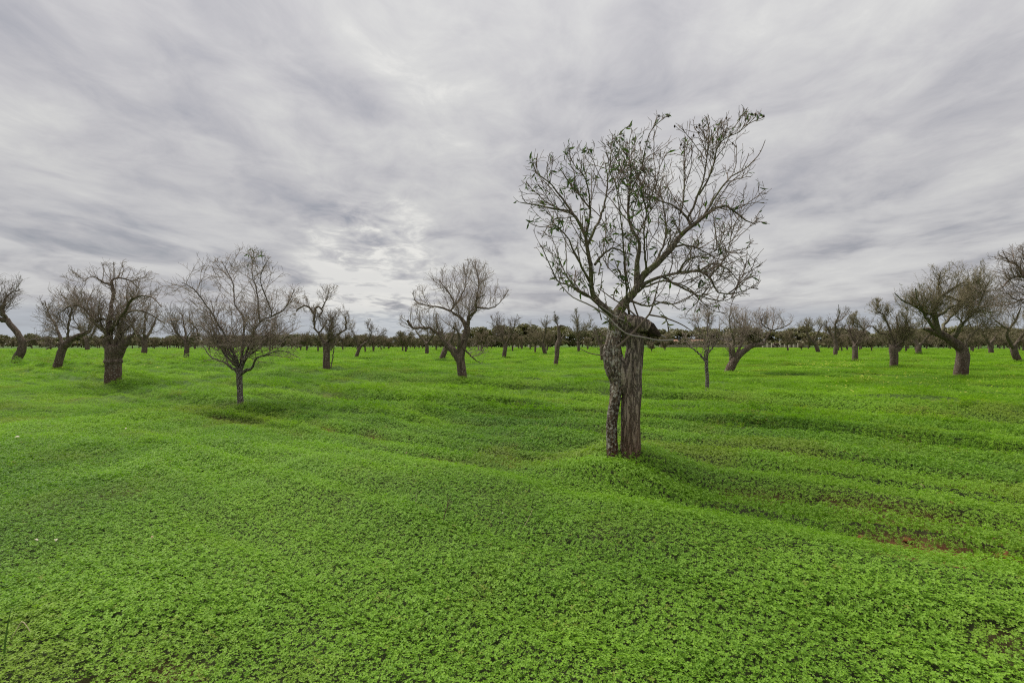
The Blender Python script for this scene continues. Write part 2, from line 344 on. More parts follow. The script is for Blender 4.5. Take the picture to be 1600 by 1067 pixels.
def trunk_mesh(pts, sides=20, rings=44, rough=.12, collar=None, seed=0, cap=True, fluted=.0):
    r = resample(pts, rings); P = r[None, :, :3]; Rr = r[None, :, 3].copy()
    t = np.linspace(0, 1, rings)
    if collar:
        for ct, ca in collar: Rr = Rr*(1+ca*np.exp(-((t-ct)/.035)**2))[None]
    V, Q = tubes(P, Rr, sides)
    c = np.repeat(r[:, :3], sides, axis=0); dv = V-c; rad = np.linalg.norm(dv, axis=1)
    base = r[0, 3]*2
    for k in range(len(V)):
        x = V[k]/base; nv = mnoise.noise(Vector((x[0]*2.2+seed, x[1]*2.2, x[2]*.55)))*1.0+mnoise.noise(Vector((x[0]*5.5+seed, x[1]*5.5, x[2]*1.3)))*.55+mnoise.noise(Vector((x[0]*11+seed, x[1]*11, x[2]*4)))*.25
        V[k] = c[k]+dv[k]*(1+rough*nv)
    T = None
    if cap:
        top = len(V); dirn = (r[-1, :3]-r[-2, :3]); dirn /= np.linalg.norm(dirn)+1e-9
        V = np.vstack([V, r[-1, :3]+dirn*r[-1, 3]*.25]); b = (rings-1)*sides
        T = np.array([[b+k, b+(k+1) % sides, top] for k in range(sides)])
    return V, Q, T
TREES = []
def grow_tree(spec, d=None, seed=1):
    """spec in photograph pixels at the tree's own distance d; returns geometry in metres relative to the tree's foot"""
    rng = np.random.default_rng(seed)
    bx, by = spec['base']; s = d/F; o = W(bx, by, d)
    def poly(pts, tilt, n, ext=False, y0=0.0):
        out = []; acc = y0
        for k, (x, y, w) in enumerate(pts):
            if k: acc += tilt*math.hypot(x-pts[k-1][0], y-pts[k-1][1])*s
            p = W(x, y, d+acc)-o; out.append((p[0], p[1], p[2], max(w*(1 if ext or k == 0 else .88 if k == 1 else spec.get('lw', .64)), .6)*.5*s))
        if ext:
            a, b = np.array(out[0]), np.array(out[1]); v = (a-b)[:3]; v /= np.linalg.norm(v)
            out = [tuple(a[:3]+v*.18)+(a[3]*1.12,)]+out
        return resample(out, n), acc
    res = {'trunks': [], 'limbs': []}
    tr = spec['trunk']; tr = tr if isinstance(tr[0], list) else [tr]
    det = spec.get('detail', 1.0)
    for k, t in enumerate(tr):
        r, _ = poly(t, spec.get('ttilt', 0.0), 16, True)
        res['trunks'].append(trunk_mesh(r, 20 if det >= 1 else 12, 46 if det >= 1 else 20, spec.get('rough', .12), spec.get('collar') if k == 0 else None, seed+k*3.3))
    tops = r[-1]
    env = []
    for (cx, cy, rx, ry) in spec['crown']:
        c = W(cx, cy, d)-o; env.append((c, np.array([rx*s, max(rx, ry)*.95*s, ry*s])))
    L0P, L0R = [], []; nl = 18; seen_p = []
    for k, lm in enumerate(spec['limbs']):
        tilt = lm[1] if isinstance(lm, tuple) else rng.uniform(-.55, .55)
        pts = lm[0] if isinstance(lm, tuple) else lm
        y0 = 0.0
        if seen_p:
            sp = np.vstack(seen_p); dd = np.hypot(sp[:, 0]-pts[0][0], sp[:, 1]-pts[0][1]); j = int(np.argmin(dd)); y0 = sp[j, 2] if dd[j] < 14 else 0.0
        r, _ = poly(pts, tilt, nl, False, y0)
        q_ = r[:, :3]+o; seen_p.append(np.stack([800+q_[:, 0]/q_[:, 1]*F, HOR-(q_[:, 2]-CZ)/q_[:, 1]*F, q_[:, 1]-d], -1))
        r[2:, :3] += rng.normal(size=(nl-2, 3))*np.minimum(r[2:, 3:4]*.35, .02)
        L0P.append(r[:, :3]); L0R.append(r[:, 3])
    ctr = np.mean([e[0] for e in env], axis=0); rad = max(e[1].max() for e in env)
    for k in range(spec.get('extra', 4)):
        az = rng.uniform(0, 2*math.pi); q = tops.copy(); pts = [np.array([q[0], q[1], q[2]-.05, q[3]*.33])]
        dr = np.array([math.cos(az)*.7, math.sin(az)*.9, .75]); p = q[:3].copy(); n_ = 7; ll = rad*rng.uniform(.7, 1.15)
        for i in range(1, n_):
            dr = dr+rng.normal(size=3)*.22; dr[2] += .03; dr /= np.linalg.norm(dr); g = np.clip(1.3-.5*env_f(env, (p+dr*ll/n_)[None])[0], .25, 1)
            p = p+dr*ll/n_*g; pts.append(np.array([*p, q[3]*.33*(1-i/n_)**1.3+.005]))
        r = resample(pts, nl); L0P.append(r[:, :3]); L0R.append(r[:, 3])
    P0 = np.array(L0P); R0 = np.array(L0R)
    res['limbs'] = [(tubes(P0[i:i+1], R0[i:i+1], 9 if det >= 1 else 6)) for i in range(len(P0))]
    rt = spec.get('rtip', .003)*spec.get('tf', .72); D = spec.get('dens', 1.0)*spec.get('df', 1.55 if spec.get('detail', 1.0) >= 1 else 1.3); sc = rad/1.6
    up = spec.get('up', .22)
    P1, R1 = spawn(rng, P0, R0, 6.0*D/sc, .15, (.4*sc, 1.2*sc), (25, 65), up, env, 9, .13, .45, rt*1.5, .013*sc)
    P2, R2 = spawn(rng, np.concatenate([P1]), np.concatenate([R1]), 10.0*D/sc, .10, (.15*sc, .55*sc), (25, 70), up*.8, env, 6, .15, .6, rt)
    P2b, R2b = spawn(rng, P0, R0, 7.0*D/sc, .2, (.15*sc, .7*sc), (30, 80), up*1.2, env, 6, .14, .35, rt)
    P2 = np.concatenate([P2, P2b]); R2 = np.concatenate([R2, R2b])
    P3, R3 = spawn(rng, P2, R2, spec.get('spur', 7.0)*.95/sc, .1, (.04*sc, .22*sc), (30, 80), .15, None, 3, .25, .7, rt*.85)
    sets = [tubes(P1, R1, 5), tubes(P2, R2, 3)]+([tubes(P3, R3, 3)] if len(P3) else [])
    res['twigs'] = join(sets); res['P2'] = P2; res['P1'] = P1; res['P3'] = P3; res['rng'] = rng; res['origin'] = o; res['env'] = env
    return res
def build_tree(name, spec, label, cat='tree', group=None, seed=1, d=None, z=0.08, msig=.8, mats=None, leaf=0, leafsize=.075, leafmat_='leaf', leafsel=None):
    bx, by = spec['base']; d = d or depth_for(by, z)
    g = grow_tree(spec, d, seed); o = g['origin']
    MOUNDS.append((o[0], o[1], o[2]-float(hgt(np.array([o[0]]), np.array([o[1]]))[0])+.03, msig))
    e = empty(name, tuple(o)); tag(e, label, cat, group)
    mt = dict(trunk=M['trunk'], limb=M['limb'], twig=M['twig']); mt.update(mats or {})
    for k, (V, Q, T) in enumerate(g['trunks']):
        m = mt['trunk'][k] if isinstance(mt['trunk'], list) else mt['trunk']
        link('trunk', mesh_np(name+'_trunk', V, Q, T), m, e)
    for V, Q in g['limbs']: link('limb', mesh_np(name+'_limb', V, Q), mt['limb'], e)
    tag(link('twigs', mesh_np(name+'_twigs', *g['twigs']), mt['twig'], e), kind='stuff')
    if leaf:
        Pl = g['P2'] if not leafsel else g['P2'][leafsel(g['P2'][:, 3]+o)]
        tag(link('leaves', mesh_np(name+'_leaves', *leaves_on(g['rng'], Pl, leaf, leafsize), smooth=False), M[leafmat_], e), kind='stuff')
    TREES.append((o[0], o[1])); g['empty'] = e
    return g

# ------------------------------------------------------------------ the big almond tree
main_limbs = [
 ([(960,505,22),(966,487,19),(987,463,16),(1000,440,14),(1022,415,13),(1051,386,11),(1067,365,9.5),(1086,351,8.5),(1102,335,7.5),(1127,321,5.5),(1143,326,4),(1162,343,3),(1181,351,1.8)], .05),
 ([(996,450,11),(994,415,9),(998,377,7),(984,351,6),(982,313,5),(985,281,4),(984,252,3),(971,233,2)], .12),
 ([(958,495,15),(939,475,11),(924,456,10),(925,431,9),(920,402,8),(915,377,7),(903,345,6),(888,329,5),(866,327,4),(840,321,2.6),(812,316,1.5)], -.10),
 ([(1080,354,5.5),(1073,340,4.5),(1051,321,3.5),(1028,313,2.4),(1005,300,1.6)], .3),
 ([(1074,342,4),(1089,310,3.6),(1099,281,3),(1105,240,2.4),(1108,208,2),(1103,182,1.3)], -.1),
 ([(1100,337,4),(1118,307,3.4),(1140,278,2.8),(1162,265,2.2),(1185,243,1.8),(1196,219,1.3)], .2),
 ([(1092,305,3),(1111,271,2.6),(1124,224,2),(1156,205,1.7),(1169,181,1.2)], -.25),
 ([(1062,335,3),(1068,313,2.6),(1069,255,2),(1070,214,1.4)], .35),
 ([(1000,447,8),(1012,441,6.5),(1035,432,6),(1067,425,5),(1092,424,4.5),(1111,437,4),(1121,456,3),(1143,459,2.2),(1167,453,1.4)], -.25),
 ([(1108,434,3),(1124,415,2.6),(1138,390,2),(1142,370,1.3)], .2),
 ([(1049,388,4),(1067,383,3.6),(1092,389,2.8),(1115,402,2.2),(1132,408,1.4)], .35),
 ([(950,488,5),(920,463,4),(888,445,3.2),(872,440,2.8),(860,415,2.2),(845,383,1.5)], -.35),
 ([(917,385,5),(939,338,4),(949,287,3),(946,256,1.8)], .3),
 ([(929,414,4.5),(945,395,4),(960,388,3.5),(978,397,3)], .2),
 ([(984,500,4),(977,434,3.4),(973,377,2.8),(968,330,2),(962,285,1.4)], -.4),
 ([(900,341,4),(876,307,3.2),(860,287,2.6),(837,268,1.9),(831,246,1.2)], .15),
 ([(985,300,3),(1003,262,2.6),(1010,225,2.2),(1020,200,1.8),(1042,182,1.2)], -.2),
 ([(922,440,4),(900,400,3.4),(885,370,2.6),(862,350,2),(846,372,1.3)], -.5),
 ([(915,377,4),(922,330,3.2),(918,290,2.4),(905,262,1.5)], -.45),
 ([(1022,415,4),(1040,372,3.2),(1038,330,2.5),(1028,285,1.6)], .5),
 ([(1010,420,3.5),(1006,372,2.8),(1012,325,2.2),(1030,275,1.4)], -.5),
 ([(990,460,4),(1030,440,3.2),(1075,450,2.6),(1100,475,1.8),(1122,480,1.2)], .45),
 ([(1035,432,4),(1062,448,3.2),(1092,462,2.6),(1128,470,1.8),(1150,462,1.1)], -.3), ([(1092,424,3.4),(1115,412,2.8),(1138,422,2.2),(1155,440,1.3)], .4), ([(1060,426,3),(1075,405,2.6),(1105,398,2),(1130,385,1.2)], -.5), ([(935,470,4),(900,452,3),(880,420,2.4),(870,395,1.4)], .5), ([(985,470,4),(1010,478,3),(1040,472,2.4),(1062,484,1.4)], -.6),
]
MD = 5.95
main = dict(base=(972, 722), trunk=[
   [(985,724,34),(985,690,31),(985,650,30),(987,615,30),(988,585,30),(991,560,30),(993,542,28),(988,522,27),(976,504,25),(968,492,22)],
   [(958,722,19),(957,695,18),(956,660,17),(961,620,17),(963,595,19),(957,572,27),(956,552,28),(958,535,23),(960,512,20),(962,494,19)]],
   limbs=main_limbs, crown=[(960,345,118,118),(890,335,78,88),(1095,300,92,95),(1008,250,62,62),(1090,425,80,66),(1150,250,42,62)],
   extra=0, dens=.82, spur=6.0, lw=.76, tf=.95, df=1.08, rtip=.0028, rough=.14, up=.22)
gm = build_tree('almond_tree', main, 'tall half-bare almond tree with two joined trunks on a clover mound in the foreground', 'tree', None, 11, MD, msig=.62,
   mats=dict(trunk=[M['main'], M['speck']], limb=M['mossy'], twig=M['twigd']), leaf=900, leafsize=.088, leafsel=lambda p: (np.random.default_rng(3).random(len(p)) < np.where(800+p[:, 0]/p[:, 1]*F < 1015, .75, .22)))
em = gm['empty']; om = gm['origin']; sm = MD/F
def mp(pts, tilt=0.0, y0=0.0):
    out = []; acc = y0
    for k, (x, y, w) in enumerate(pts):
        if k: acc += tilt*math.hypot(x-pts[k-1][0], y-pts[k-1][1])*sm
        p = W(x, y, MD+acc)-om; out.append((p[0], p[1], p[2], w*.5*sm))
    return out
# forked grey limb between the two trunks, the dark sawn-off stub and a second dead stub
def closed(V, Q, T, sides):
    return V, Q, np.vstack([T, [[0, k+1, k] for k in range(1, sides-1)]])
fk = trunk_mesh(mp([(984,625,18),(975,590,19),(968,565,17),(962,540,15)], 0, -.02), 14, 24, .12, None, 5)
parts = [closed(*g_, 20) for g_ in gm['trunks']]+[closed(*fk, 14), closed(*trunk_mesh(mp([(968,500,18),(984,502,22),(1000,506,23),(1010,510,21),(1016,513,16)], -.35), 14, 20, .16, None, 4), 14), closed(*trunk_mesh(mp([(990,545,24),(1000,520,20),(1004,508,17)], -.1, .01), 14, 16, .16, None, 9), 14)]
for o_ in [o_ for o_ in em.children if o_.name.startswith('trunk')]: bpy.data.objects.remove(o_)
Vs, Qs, Ts, o_ = [], [], [], 0
for v_, q_, t_ in parts: Vs.append(v_); Qs.append(q_+o_); Ts.append(t_+o_); o_ += len(v_)
tk = link('trunk', mesh_np('fused_trunk', np.vstack(Vs), np.vstack(Qs), np.vstack(Ts)), M['twin'], em); tk['label'] = 'two stems grown together, the left one speckled with lichen'
rm = tk.modifiers.new('fuse', 'REMESH'); rm.mode = 'VOXEL'; rm.voxel_size = .007; rm.use_smooth_shade = True
sm_ = tk.modifiers.new('soften', 'SMOOTH'); sm_.factor = .5; sm_.iterations = 2
V, Q, T = trunk_mesh(mp([(998,507,18),(1010,511,20),(1019,516,18),(1026,521,12),(1031,526,5)], -.35, -.06), 22, 30, .34, None, 8)
st = link('sawn_stub', mesh_np('sawn_stub', V, Q, T), M['dark'], em); st['label'] = 'dark broken stub of a lost limb'
# long pale whips that cross in front of the fork
whips = [[(1052,531,3),(1030,532,3),(1005,527,3),(980,522,2.8),(962,508,2.6),(945,490,2.4),(918,475,2.2),(893,463,1.8),(872,440,1.2)],
 [(1040,527,2.6),(1010,515,2.6),(985,505,2.4),(962,495,2.2),(945,483,2),(925,468,1.6)], [(965,542,5),(985,524,4.4),(1002,505,3.6),(1015,490,3),(1022,470,2.4),(1030,440,1.6),(1040,415,1)],
 [(1000,500,3),(978,480,2.4),(955,465,2),(935,450,1.4)], [(998,497,3),(990,475,2.4),(984,455,1.8),(978,430,1.2)], [(1015,492,3),(1040,497,2.4),(1065,507,1.8),(1085,520,1)],
 [(1022,470,2.2),(1050,475,1.9),(1080,462,1.5),(1110,448,1)], [(905,563,1),(890,552,1.2),(925,560,2),(950,566,2.4)]]
for k, w in enumerate(whips):
    if k == 7: w = [(905,544,1),(922,552,1.6),(945,556,2.2),(955,560,2.4)]
    r = resample(mp(w, .1 if k % 2 else -.1, -.16+.02*k), 20); V, Q = tubes(r[None, :, :3], r[None, :, 3], 6)
    link('whip_shoot', mesh_np('whip_shoot', V, Q), M['whip'] if k < 2 else M['twigd'], em)
# small sprouts with leaves around the forks, and dried almonds left at the tips
rng = np.random.default_rng(5)
P = np.array([resample(mp([(x, y, 2), (x+rng.uniform(-14, 10), y-rng.uniform(10, 22), 1.4), (x+rng.uniform(-22, 16), y-rng.uniform(28, 50), .8)], 0, rng.uniform(-.25, .2)), 6) for x, y in [(950,530),(955,545),(948,500),(975,520),(960,470),(930,470),(985,470),(1015,480),(1045,520),(925,440),(918,400),(1050,390),(1060,380),(1046,392),(940,500),(965,500),(935,430),(912,385),(950,420),(975,440)]])
V1, Q1 = tubes(P[:, :, :3], P[:, :, 3], 4); tag(link('sprouts', mesh_np('sprouts', V1, Q1), M['twigd'], em), kind='stuff')
tag(link('leaves', mesh_np('sprout_leaves', *leaves_on(rng, P[:, :, :3], 230, .075), smooth=False), M['leaf2'], em), kind='stuff')
def blob(rng, c, r, n=6):
    import itertools
    V = []; Q = []
    for i in range(n+1):
        th = math.pi*i/n
        for k in range(6): V.append((c[0]+r*.62*math.sin(th)*math.cos(k*1.047), c[1]+r*.62*math.sin(th)*math.sin(k*1.047), c[2]+r*math.cos(th)))
    for i in range(n):
        for k in range(6): Q.append((i*6+k, i*6+(k+1) % 6, (i+1)*6+(k+1) % 6, (i+1)*6+k))
    return np.array(V), np.array(Q)
tips = gm['P2'][:, -1]; hi = np.argsort(-tips[:, 2])[:160]
tag(link('dried_almonds', mesh_np('dried_almonds', *join([blob(rng, tips[i]-np.array([0, 0, .012]), .017) for i in rng.choice(hi, 26, False)])), M['hull'], em), kind='stuff')

# ------------------------------------------------------------------ the other trees one can tell apart
G = 'almond trees standing in the field'
def T_(name, base, trunk, limbs, crown, label, seed, **k):
    kw = {x: k.pop(x) for x in ('mats', 'leaf', 'leafsize', 'leafmat_', 'leafsel', 'z', 'msig', 'd') if x in k}
    sp = dict(base=base, trunk=trunk, limbs=limbs, crown=crown, **k)
    return build_tree(name, sp, label, 'tree', G, seed, **kw)
dk = dict(twig=M['twigd'])
T_('young_almond_tree', (376,636), [(376,637,10),(375,611,8.5),(374,585,9),(374,576,9)],
  [[(374,584,6),(363,575,5),(350,566,4),(330,558,3),(316,538,2)], [(374,584,7),(388,578,5.5),(396,572,5),(401,560,4),(420,553,3),(440,548,2),(470,560,1)],
   [(374,580,6),(369,560,5),(357,536,4),(347,516,3.5),(323,477,3),(304,453,2.5),(284,441,1.5)], [(376,580,6),(379,550,5),(381,497,4),(367,477,3),(364,443,2.5),(347,409,1.5)],
   [(378,575,5),(386,550,4),(406,502,3.2),(425,494,3),(416,465,2.6),(406,436,2),(418,407,1.3)], [(406,503,2.4),(401,453,2),(394,429,1.5),(397,390,1.1)], [(425,494,3),(445,482,2),(460,453,1.4)], [(371,570,4),(352,540,3),(338,510,2.2),(330,470,1.5)], [(377,570,4),(392,530,3),(400,500,2)]],
  [(370,470,88,72),(420,520,72,46),(330,480,52,62),(345,540,40,28)], 'young bare almond tree with thin speckled trunk and wide twiggy crown left of the centre', 21, extra=8, dens=.95, up=.08, spur=6, rtip=.0038, mats=dict(trunk=M['young'], limb=M['young']), msig=.5, leaf=26, leafsize=.11, leafsel=lambda p: (np.abs(800+p[:, 0]/p[:, 1]*F-397) < 12) & (HOR-(p[:, 2]-CZ)/p[:, 1]*F < 425))
T_('almond_tree', (178,597), [(177,598,23),(177,575,21),(177,560,22),(179,548,26),(180,540,24)],
  [[(174,550,15),(168,536,13),(166,522,10),(150,505,7),(138,490,5.5),(127,480,4),(110,478,3),(92,490,1.8)], [(170,532,11),(171,500,8.5),(174,480,8),(176,450,7),(175,437,5),(190,434,4),(205,440,3),(218,452,1.6)],
   [(170,522,9),(182,500,7),(195,485,6),(207,467,5),(220,462,4),(238,465,3),(252,480,1.6)], [(182,550,16),(194,538,13),(203,528,9),(211,521,5)], [(184,500,5),(200,488,4.5),(218,485,3.6),(238,493,2.6),(258,506,1.5)], [(146,502,5),(155,500,6),(164,498,4)], [(174,445,4),(160,440,3),(145,432,2),(130,440,1.2)]],
  [(180,475,72,58),(120,490,46,44),(228,500,48,50)], 'stout old almond tree with thick collared trunk and bare tangled crown on low mound', 22, extra=5, dens=1.0, spur=6, rtip=.0052, collar=[(.62, .16)], msig=1.1, z=.2)
T_('almond_tree', (88,577), [(88,578,12),(94,556,11),(97,547,10.5),(102,539,10),(110,532,8.5),(119,526,7.5),(130,522,6.5),(138,519,5)],
  [[(137,520,6),(143,510,5),(146,498,4),(136,478,2)], [(96,545,5),(90,538,4),(82,542,3),(72,546,1.5)], [(99,542,6),(90,516,4.5),(76,490,3),(70,470,1.6)], [(105,536,4),(108,505,3),(112,480,2)]],
  [(105,488,52,42),(80,505,36,34)], 'bare almond tree leaning right with one long sagging limb, left of the stout collared tree', 23, extra=3, dens=1.0, spur=5, rtip=.007, collar=[(.55, .18)], mats=dk)
T_('almond_tree', (24,568), [(24,568,12),(29,556,12),(33,548,11.5),(35,537,9),(31,527,8.5),(25,517,8),(16,507,8),(10,499,8)],
  [[(11,500,9),(0,499,8),(-18,488,4)], [(11,500,5),(5,480,4),(14,460,3),(32,452,1.6)], [(36,538,3.5),(50,531,3),(75,529,1.8)], [(8,498,4),(-5,470,3),(-8,450,2)]],
  [(8,470,50,42),(45,505,42,30)], 'bare almond tree with a zigzag leaning trunk at the far left edge', 24, extra=2, dens=1.0, spur=5, rtip=.008, collar=[(.5, .22)], mats=dk)
T_('almond_tree', (510,579), [(510,580,11),(510,556,10),(510,545,10.5),(510,536,11)],
  [([(507,540,6),(505,533,5.5),(497,520,4.5),(491,513,4.5),(491,490,4.6),(488,486,4.4),(484,481,4.4),(476,478,4.2),(469,481,3.6),(462,486,3)], .0), ([(491,492,4.5),(493,482,4.2),(498,479,4),(503,484,4),(501,490,3.8),(499,495,3.4),(504,498,2.5)], .0), [(503,482,2.4),(507,474,2),(511,466,1.6),(513,455,1)],
   [(513,540,6),(516,535,5.5),(524,526,4.6),(532,519,4.2),(540,515,4),(541,505,3.4),(540,495,2.6)], [(517,576,2),(521,550,1.8),(523,532,1.2)], [(511,538,4),(515,520,3),(520,500,2)], [(497,522,3),(505,512,2.4),(512,500,1.6)]],
  [(518,505,34,32),(515,468,22,22),(465,478,16,18)], 'almond tree with two dark looping dead branches above a straight brown trunk', 25, extra=3, dens=1.0, spur=5, rtip=.0065)
T_('almond_tree', (723,596), [(724,597,14),(721,575,13.5),(719,560,14),(721,548,12),(725,531,11.5),(730,517,11.5),(729,508,8)],
  [[(718,562,14),(710,549,14),(698,541,13),(691,529,8.5),(676,515,7),(657,513,6),(645,512,6),(637,502,6.5)], [(730,514,9),(724,503,7.5),(713,492,6),(704,485,4.6),(710,477,4),(705,463,3.6),(696,451,3),(686,438,1.8)],
   [(731,512,6),(733,494,4.6),(744,485,4),(744,470,3),(757,460,1.8)], [(745,480,3.2),(764,482,2.6),(779,475,2),(793,455,1)], [(704,486,3.4),(686,480,3),(666,477,2.5),(649,470,2),(646,455,1.3)], [(710,477,3),(720,463,2.5),(728,440,2),(724,412,1)], [(744,470,2.4),(748,445,2),(745,420,1.2)], [(716,556,8),(718,535,6),(716,520,4),(708,510,2.5)], [(725,545,3),(740,560,2),(752,568,1.2)], [(720,548,3),(700,545,2),(690,552,1)]],
  [(720,450,62,38),(680,502,46,36),(765,525,40,36)], 'bare almond tree with thick forked trunk, dark knob at left and airy upright twigs', 26, extra=3, dens=1.0, spur=5, rtip=.005)
T_('almond_tree', (1139,582), [(1138,582,13.5),(1146,565,12.5),(1152,556,11.5),(1162,549,9),(1172,542,7.5),(1181,539,6.5)],
  [[(1180,539,7),(1192,537,5.5),(1196,530,3.4),(1201,522,3),(1206,515,2.4),(1210,499,1.4)], [(1148,559,8),(1145,545,6),(1147,532,4.4),(1141,514,2.8),(1140,493,1.4)], ([(1142,562,5),(1141,550,4.4),(1141,540,3)], .2), [(1191,532,3),(1180,521,2.6),(1166,514,2.2),(1152,502,1.4)], [(1206,516,2.4),(1192,508,2),(1188,495,1.2)], [(1206,516,2.4),(1222,512,2),(1235,505,1.2)], [(1152,553,5),(1160,530,3.5),(1165,505,2)]],
  [(1148,517,48,34),(1208,503,32,22)], 'bare almond tree leaning far right on a slanting trunk, right of the big tree', 27, extra=3, dens=1.0, spur=5, rtip=.006)
T_('young_almond_tree', (1105,616), [(1105,617,6.5),(1105,590,5.5),(1104,575,5.5),(1104,563,5.5)],
  [[(1104,566,4),(1092,552,3),(1080,543,2.5),(1068,530,1.5)], [(1104,564,4.5),(1106,548,3.4),(1108,535,2.6),(1105,515,2),(1108,488,1.2)], [(1106,552,2.6),(1116,540,2),(1127,526,1.3)], [(1107,540,2),(1095,520,1.6),(1088,500,1)]],
  [(1100,515,42,38)], 'thin young almond tree with few green leaves on its own mound near the big tree', 28, extra=2, dens=.9, spur=4, rtip=.004, mats=dict(trunk=M['young'], limb=M['young']), leaf=330, leafsize=.07, leafmat_='leaf2', msig=.55, z=.12)
T_('almond_tree', (1500,588), [(1500,589,20),(1502,572,18),(1504,556,17.5),(1502,546,16),(1494,538,13.5),(1484,530,12),(1473,524,11.5),(1462,519,11),(1450,515,7),(1443,514,3)],
  [([(1503,556,14),(1507,545,11),(1508,537,9.5),(1508.5,535,8)], 0), [(1466,521,11),(1462,508,11),(1462,478,8),(1475,462,6),(1491,449,4),(1509,441,2.2)], [(1462,492,6),(1446,489,5),(1430,478,4.2),(1412,470,3),(1398,458,1.8)], [(1464,494,5),(1483,481,4.2),(1498,475,3.2),(1530,465,1.8)], [(1470,466,4),(1466,445,3),(1470,425,1.8)], [(1486,531,5),(1500,510,3.6),(1520,490,2.4),(1545,478,1.4)], [(1504,544,5),(1515,525,3.6),(1535,510,2.4),(1552,505,1.4)], ([(1470,522,6),(1480,500,4.5),(1500,480,3.2),(1515,455,1.8)], .6), ([(1468,520,6),(1450,500,4.5),(1436,475,3),(1430,450,1.6)], -.6), ([(1490,533,5),(1505,505,4),(1525,485,2.6),(1540,450,1.4)], -.5), ([(1475,462,4),(1500,470,3),(1530,490,2),(1548,500,1.2)], .5)],
  [(1500,457,66,48),(1422,455,36,42),(1512,500,62,42),(1445,490,50,42)], 'big almond tree with thick trunk bending left under a dense twiggy crown, at right', 29, extra=2, dens=1.35, spur=6, rtip=.0055, mats=dict(limb=M['mossy'], twig=M['twigo']), leaf=1100, leafsize=.09, leafmat_='leaf2', collar=[(.55, .08)], msig=1.0)
T_('almond_tree', (1396,574), [(1396,575,11),(1397,560,11),(1396,548,12.5),(1397,543,13)],
  [[(1398,546,9),(1406,543,8),(1411,536,6),(1414,520,4),(1416,500,2)], ([(1397,540,4),(1392,524,3.4),(1374,520,3.2),(1365,511,3.2),(1357,510,3),(1350,516,2.6),(1346,511,2.2),(1336,510,2),(1332,499,1.5)], .05), ([(1394,530,3.4),(1387,506,2.8),(1380,492,2.4),(1370,485,2.2),(1373,470,1.3)], -.1), [(1396,545,5),(1402,520,3.5),(1400,495,2)]],
  [(1412,512,36,30),(1372,485,18,16),(1342,502,14,14)], 'almond tree with stubby dark trunk, dense low twigs and a humped branch reaching left', 30, extra=5, dens=1.2, spur=5, rtip=.0075, mats=dict(twig=M['twigo']), leaf=350, leafsize=.09, leafmat_='leaf2')
T_('almond_tree', (1336,565), [(1336,566,9),(1336,552,7.5),(1336,540,7.5)], [[(1336,542,4),(1330,525,3),(1326,508,1.5)], [(1336,541,4),(1346,525,3),(1352,505,1.5)]], [(1338,515,26,22)], 'short bare almond tree with knobbly swollen foot beside a yellow flower patch', 31, extra=3, detail=.5, spur=3, rtip=.010, collar=[(.2, .2)], mats=dk)
T_('almond_tree', (1305,556), [(1305,557,7),(1306,540,5.4),(1305,530,5)], [[(1305,532,4),(1305,510,2.8),(1307,501,2.2),(1311,491,1.7),(1310,476,1)], [(1306,505,2),(1316,498,1.5),(1322,490,1)], [(1305,532,3.4),(1295,518,2.2),(1288,508,1.2)]], [(1310,490,16,17),(1302,520,28,17)], 'almond tree with a tall thin leafy leader above its low crown', 32, extra=3, detail=.5, spur=3, rtip=.012, mats=dk, leaf=300, leafsize=.16, leafmat_='leaf2')
T_('almond_tree', (1279,551), [(1279,552,6.5),(1275,540,5.4),(1266,530,4),(1260,520,3)], [[(1261,522,3),(1260,509,2.2),(1256,503,1.2)], [(1272,536,3),(1278,520,2.2),(1285,508,1.2)]], [(1270,516,28,19)], 'almond tree leaning left, leftmost of the far group by the yellow flowers', 33, extra=3, detail=.5, spur=3, rtip=.014, mats=dict(twig=M['far']))
T_('almond_tree', (1592,567), [(1592,567,10),(1586,553,9),(1584,545,9),(1584,540,8)], [[(1584,545,6),(1573,524,5),(1577,514,4.6),(1586,503,4.2),(1590,493,3.4),(1595,480,2)], [(1584,542,5),(1600,520,3.5),(1612,500,2)], [(1577,516,3),(1560,505,2.4),(1550,495,1.4)]], [(1578,505,38,34)], 'almond tree leaning left with a sweeping dark limb, at the right edge', 34, extra=3, dens=1.0, spur=4, rtip=.009, mats=dict(twig=M['twigo']))
T_('almond_tree', (1672,600), [(1672,602,22),(1668,570,20),(1664,548,20)], [[(1664,552,14),(1650,520,11),(1640,490,9),(1620,450,7),(1600,432,6),(1578,436,4.4),(1567,448,3)], [(1664,552,12),(1672,500,9),(1680,450,6),(1690,400,3)], [(1640,488,6),(1622,470,4.6),(1600,468,3.6),(1570,478,2)], [(1620,450,5),(1612,420,3.6),(1598,395,2)], [(1600,432,4),(1588,415,3),(1560,398,1.8)]], [(1635,445,85,62)], 'near almond tree whose bare dark boughs reach into the picture from the right edge', 35, extra=4, dens=1.5, spur=6, rtip=.005, mats=dk)
T_('almond_tree', (689,563), [(689,564,9),(695,548,8.5),(700,538,7)], [[(699,540,5),(708,525,3.5),(712,505,1.5)], [(698,542,4),(688,522,3),(680,505,1.5)]], [(692,512,28,22)], 'slanting bare almond tree just behind the forked trunk with the knob', 36, extra=3, detail=.5, spur=3, rtip=.010, mats=dk)
T_('almond_tree', (667,554), [(667,555,6.4),(667,543,5.6),(667,536,5.4)], [[(667,538,4),(655,524,3),(648,515,1.5)], [(667,538,4),(678,522,3),(684,510,1.5)]], [(664,513,28,19)], 'upright bare almond tree behind and left of the forked tree', 37, extra=3, detail=.5, spur=3, rtip=.013, mats=dict(twig=M['far']))
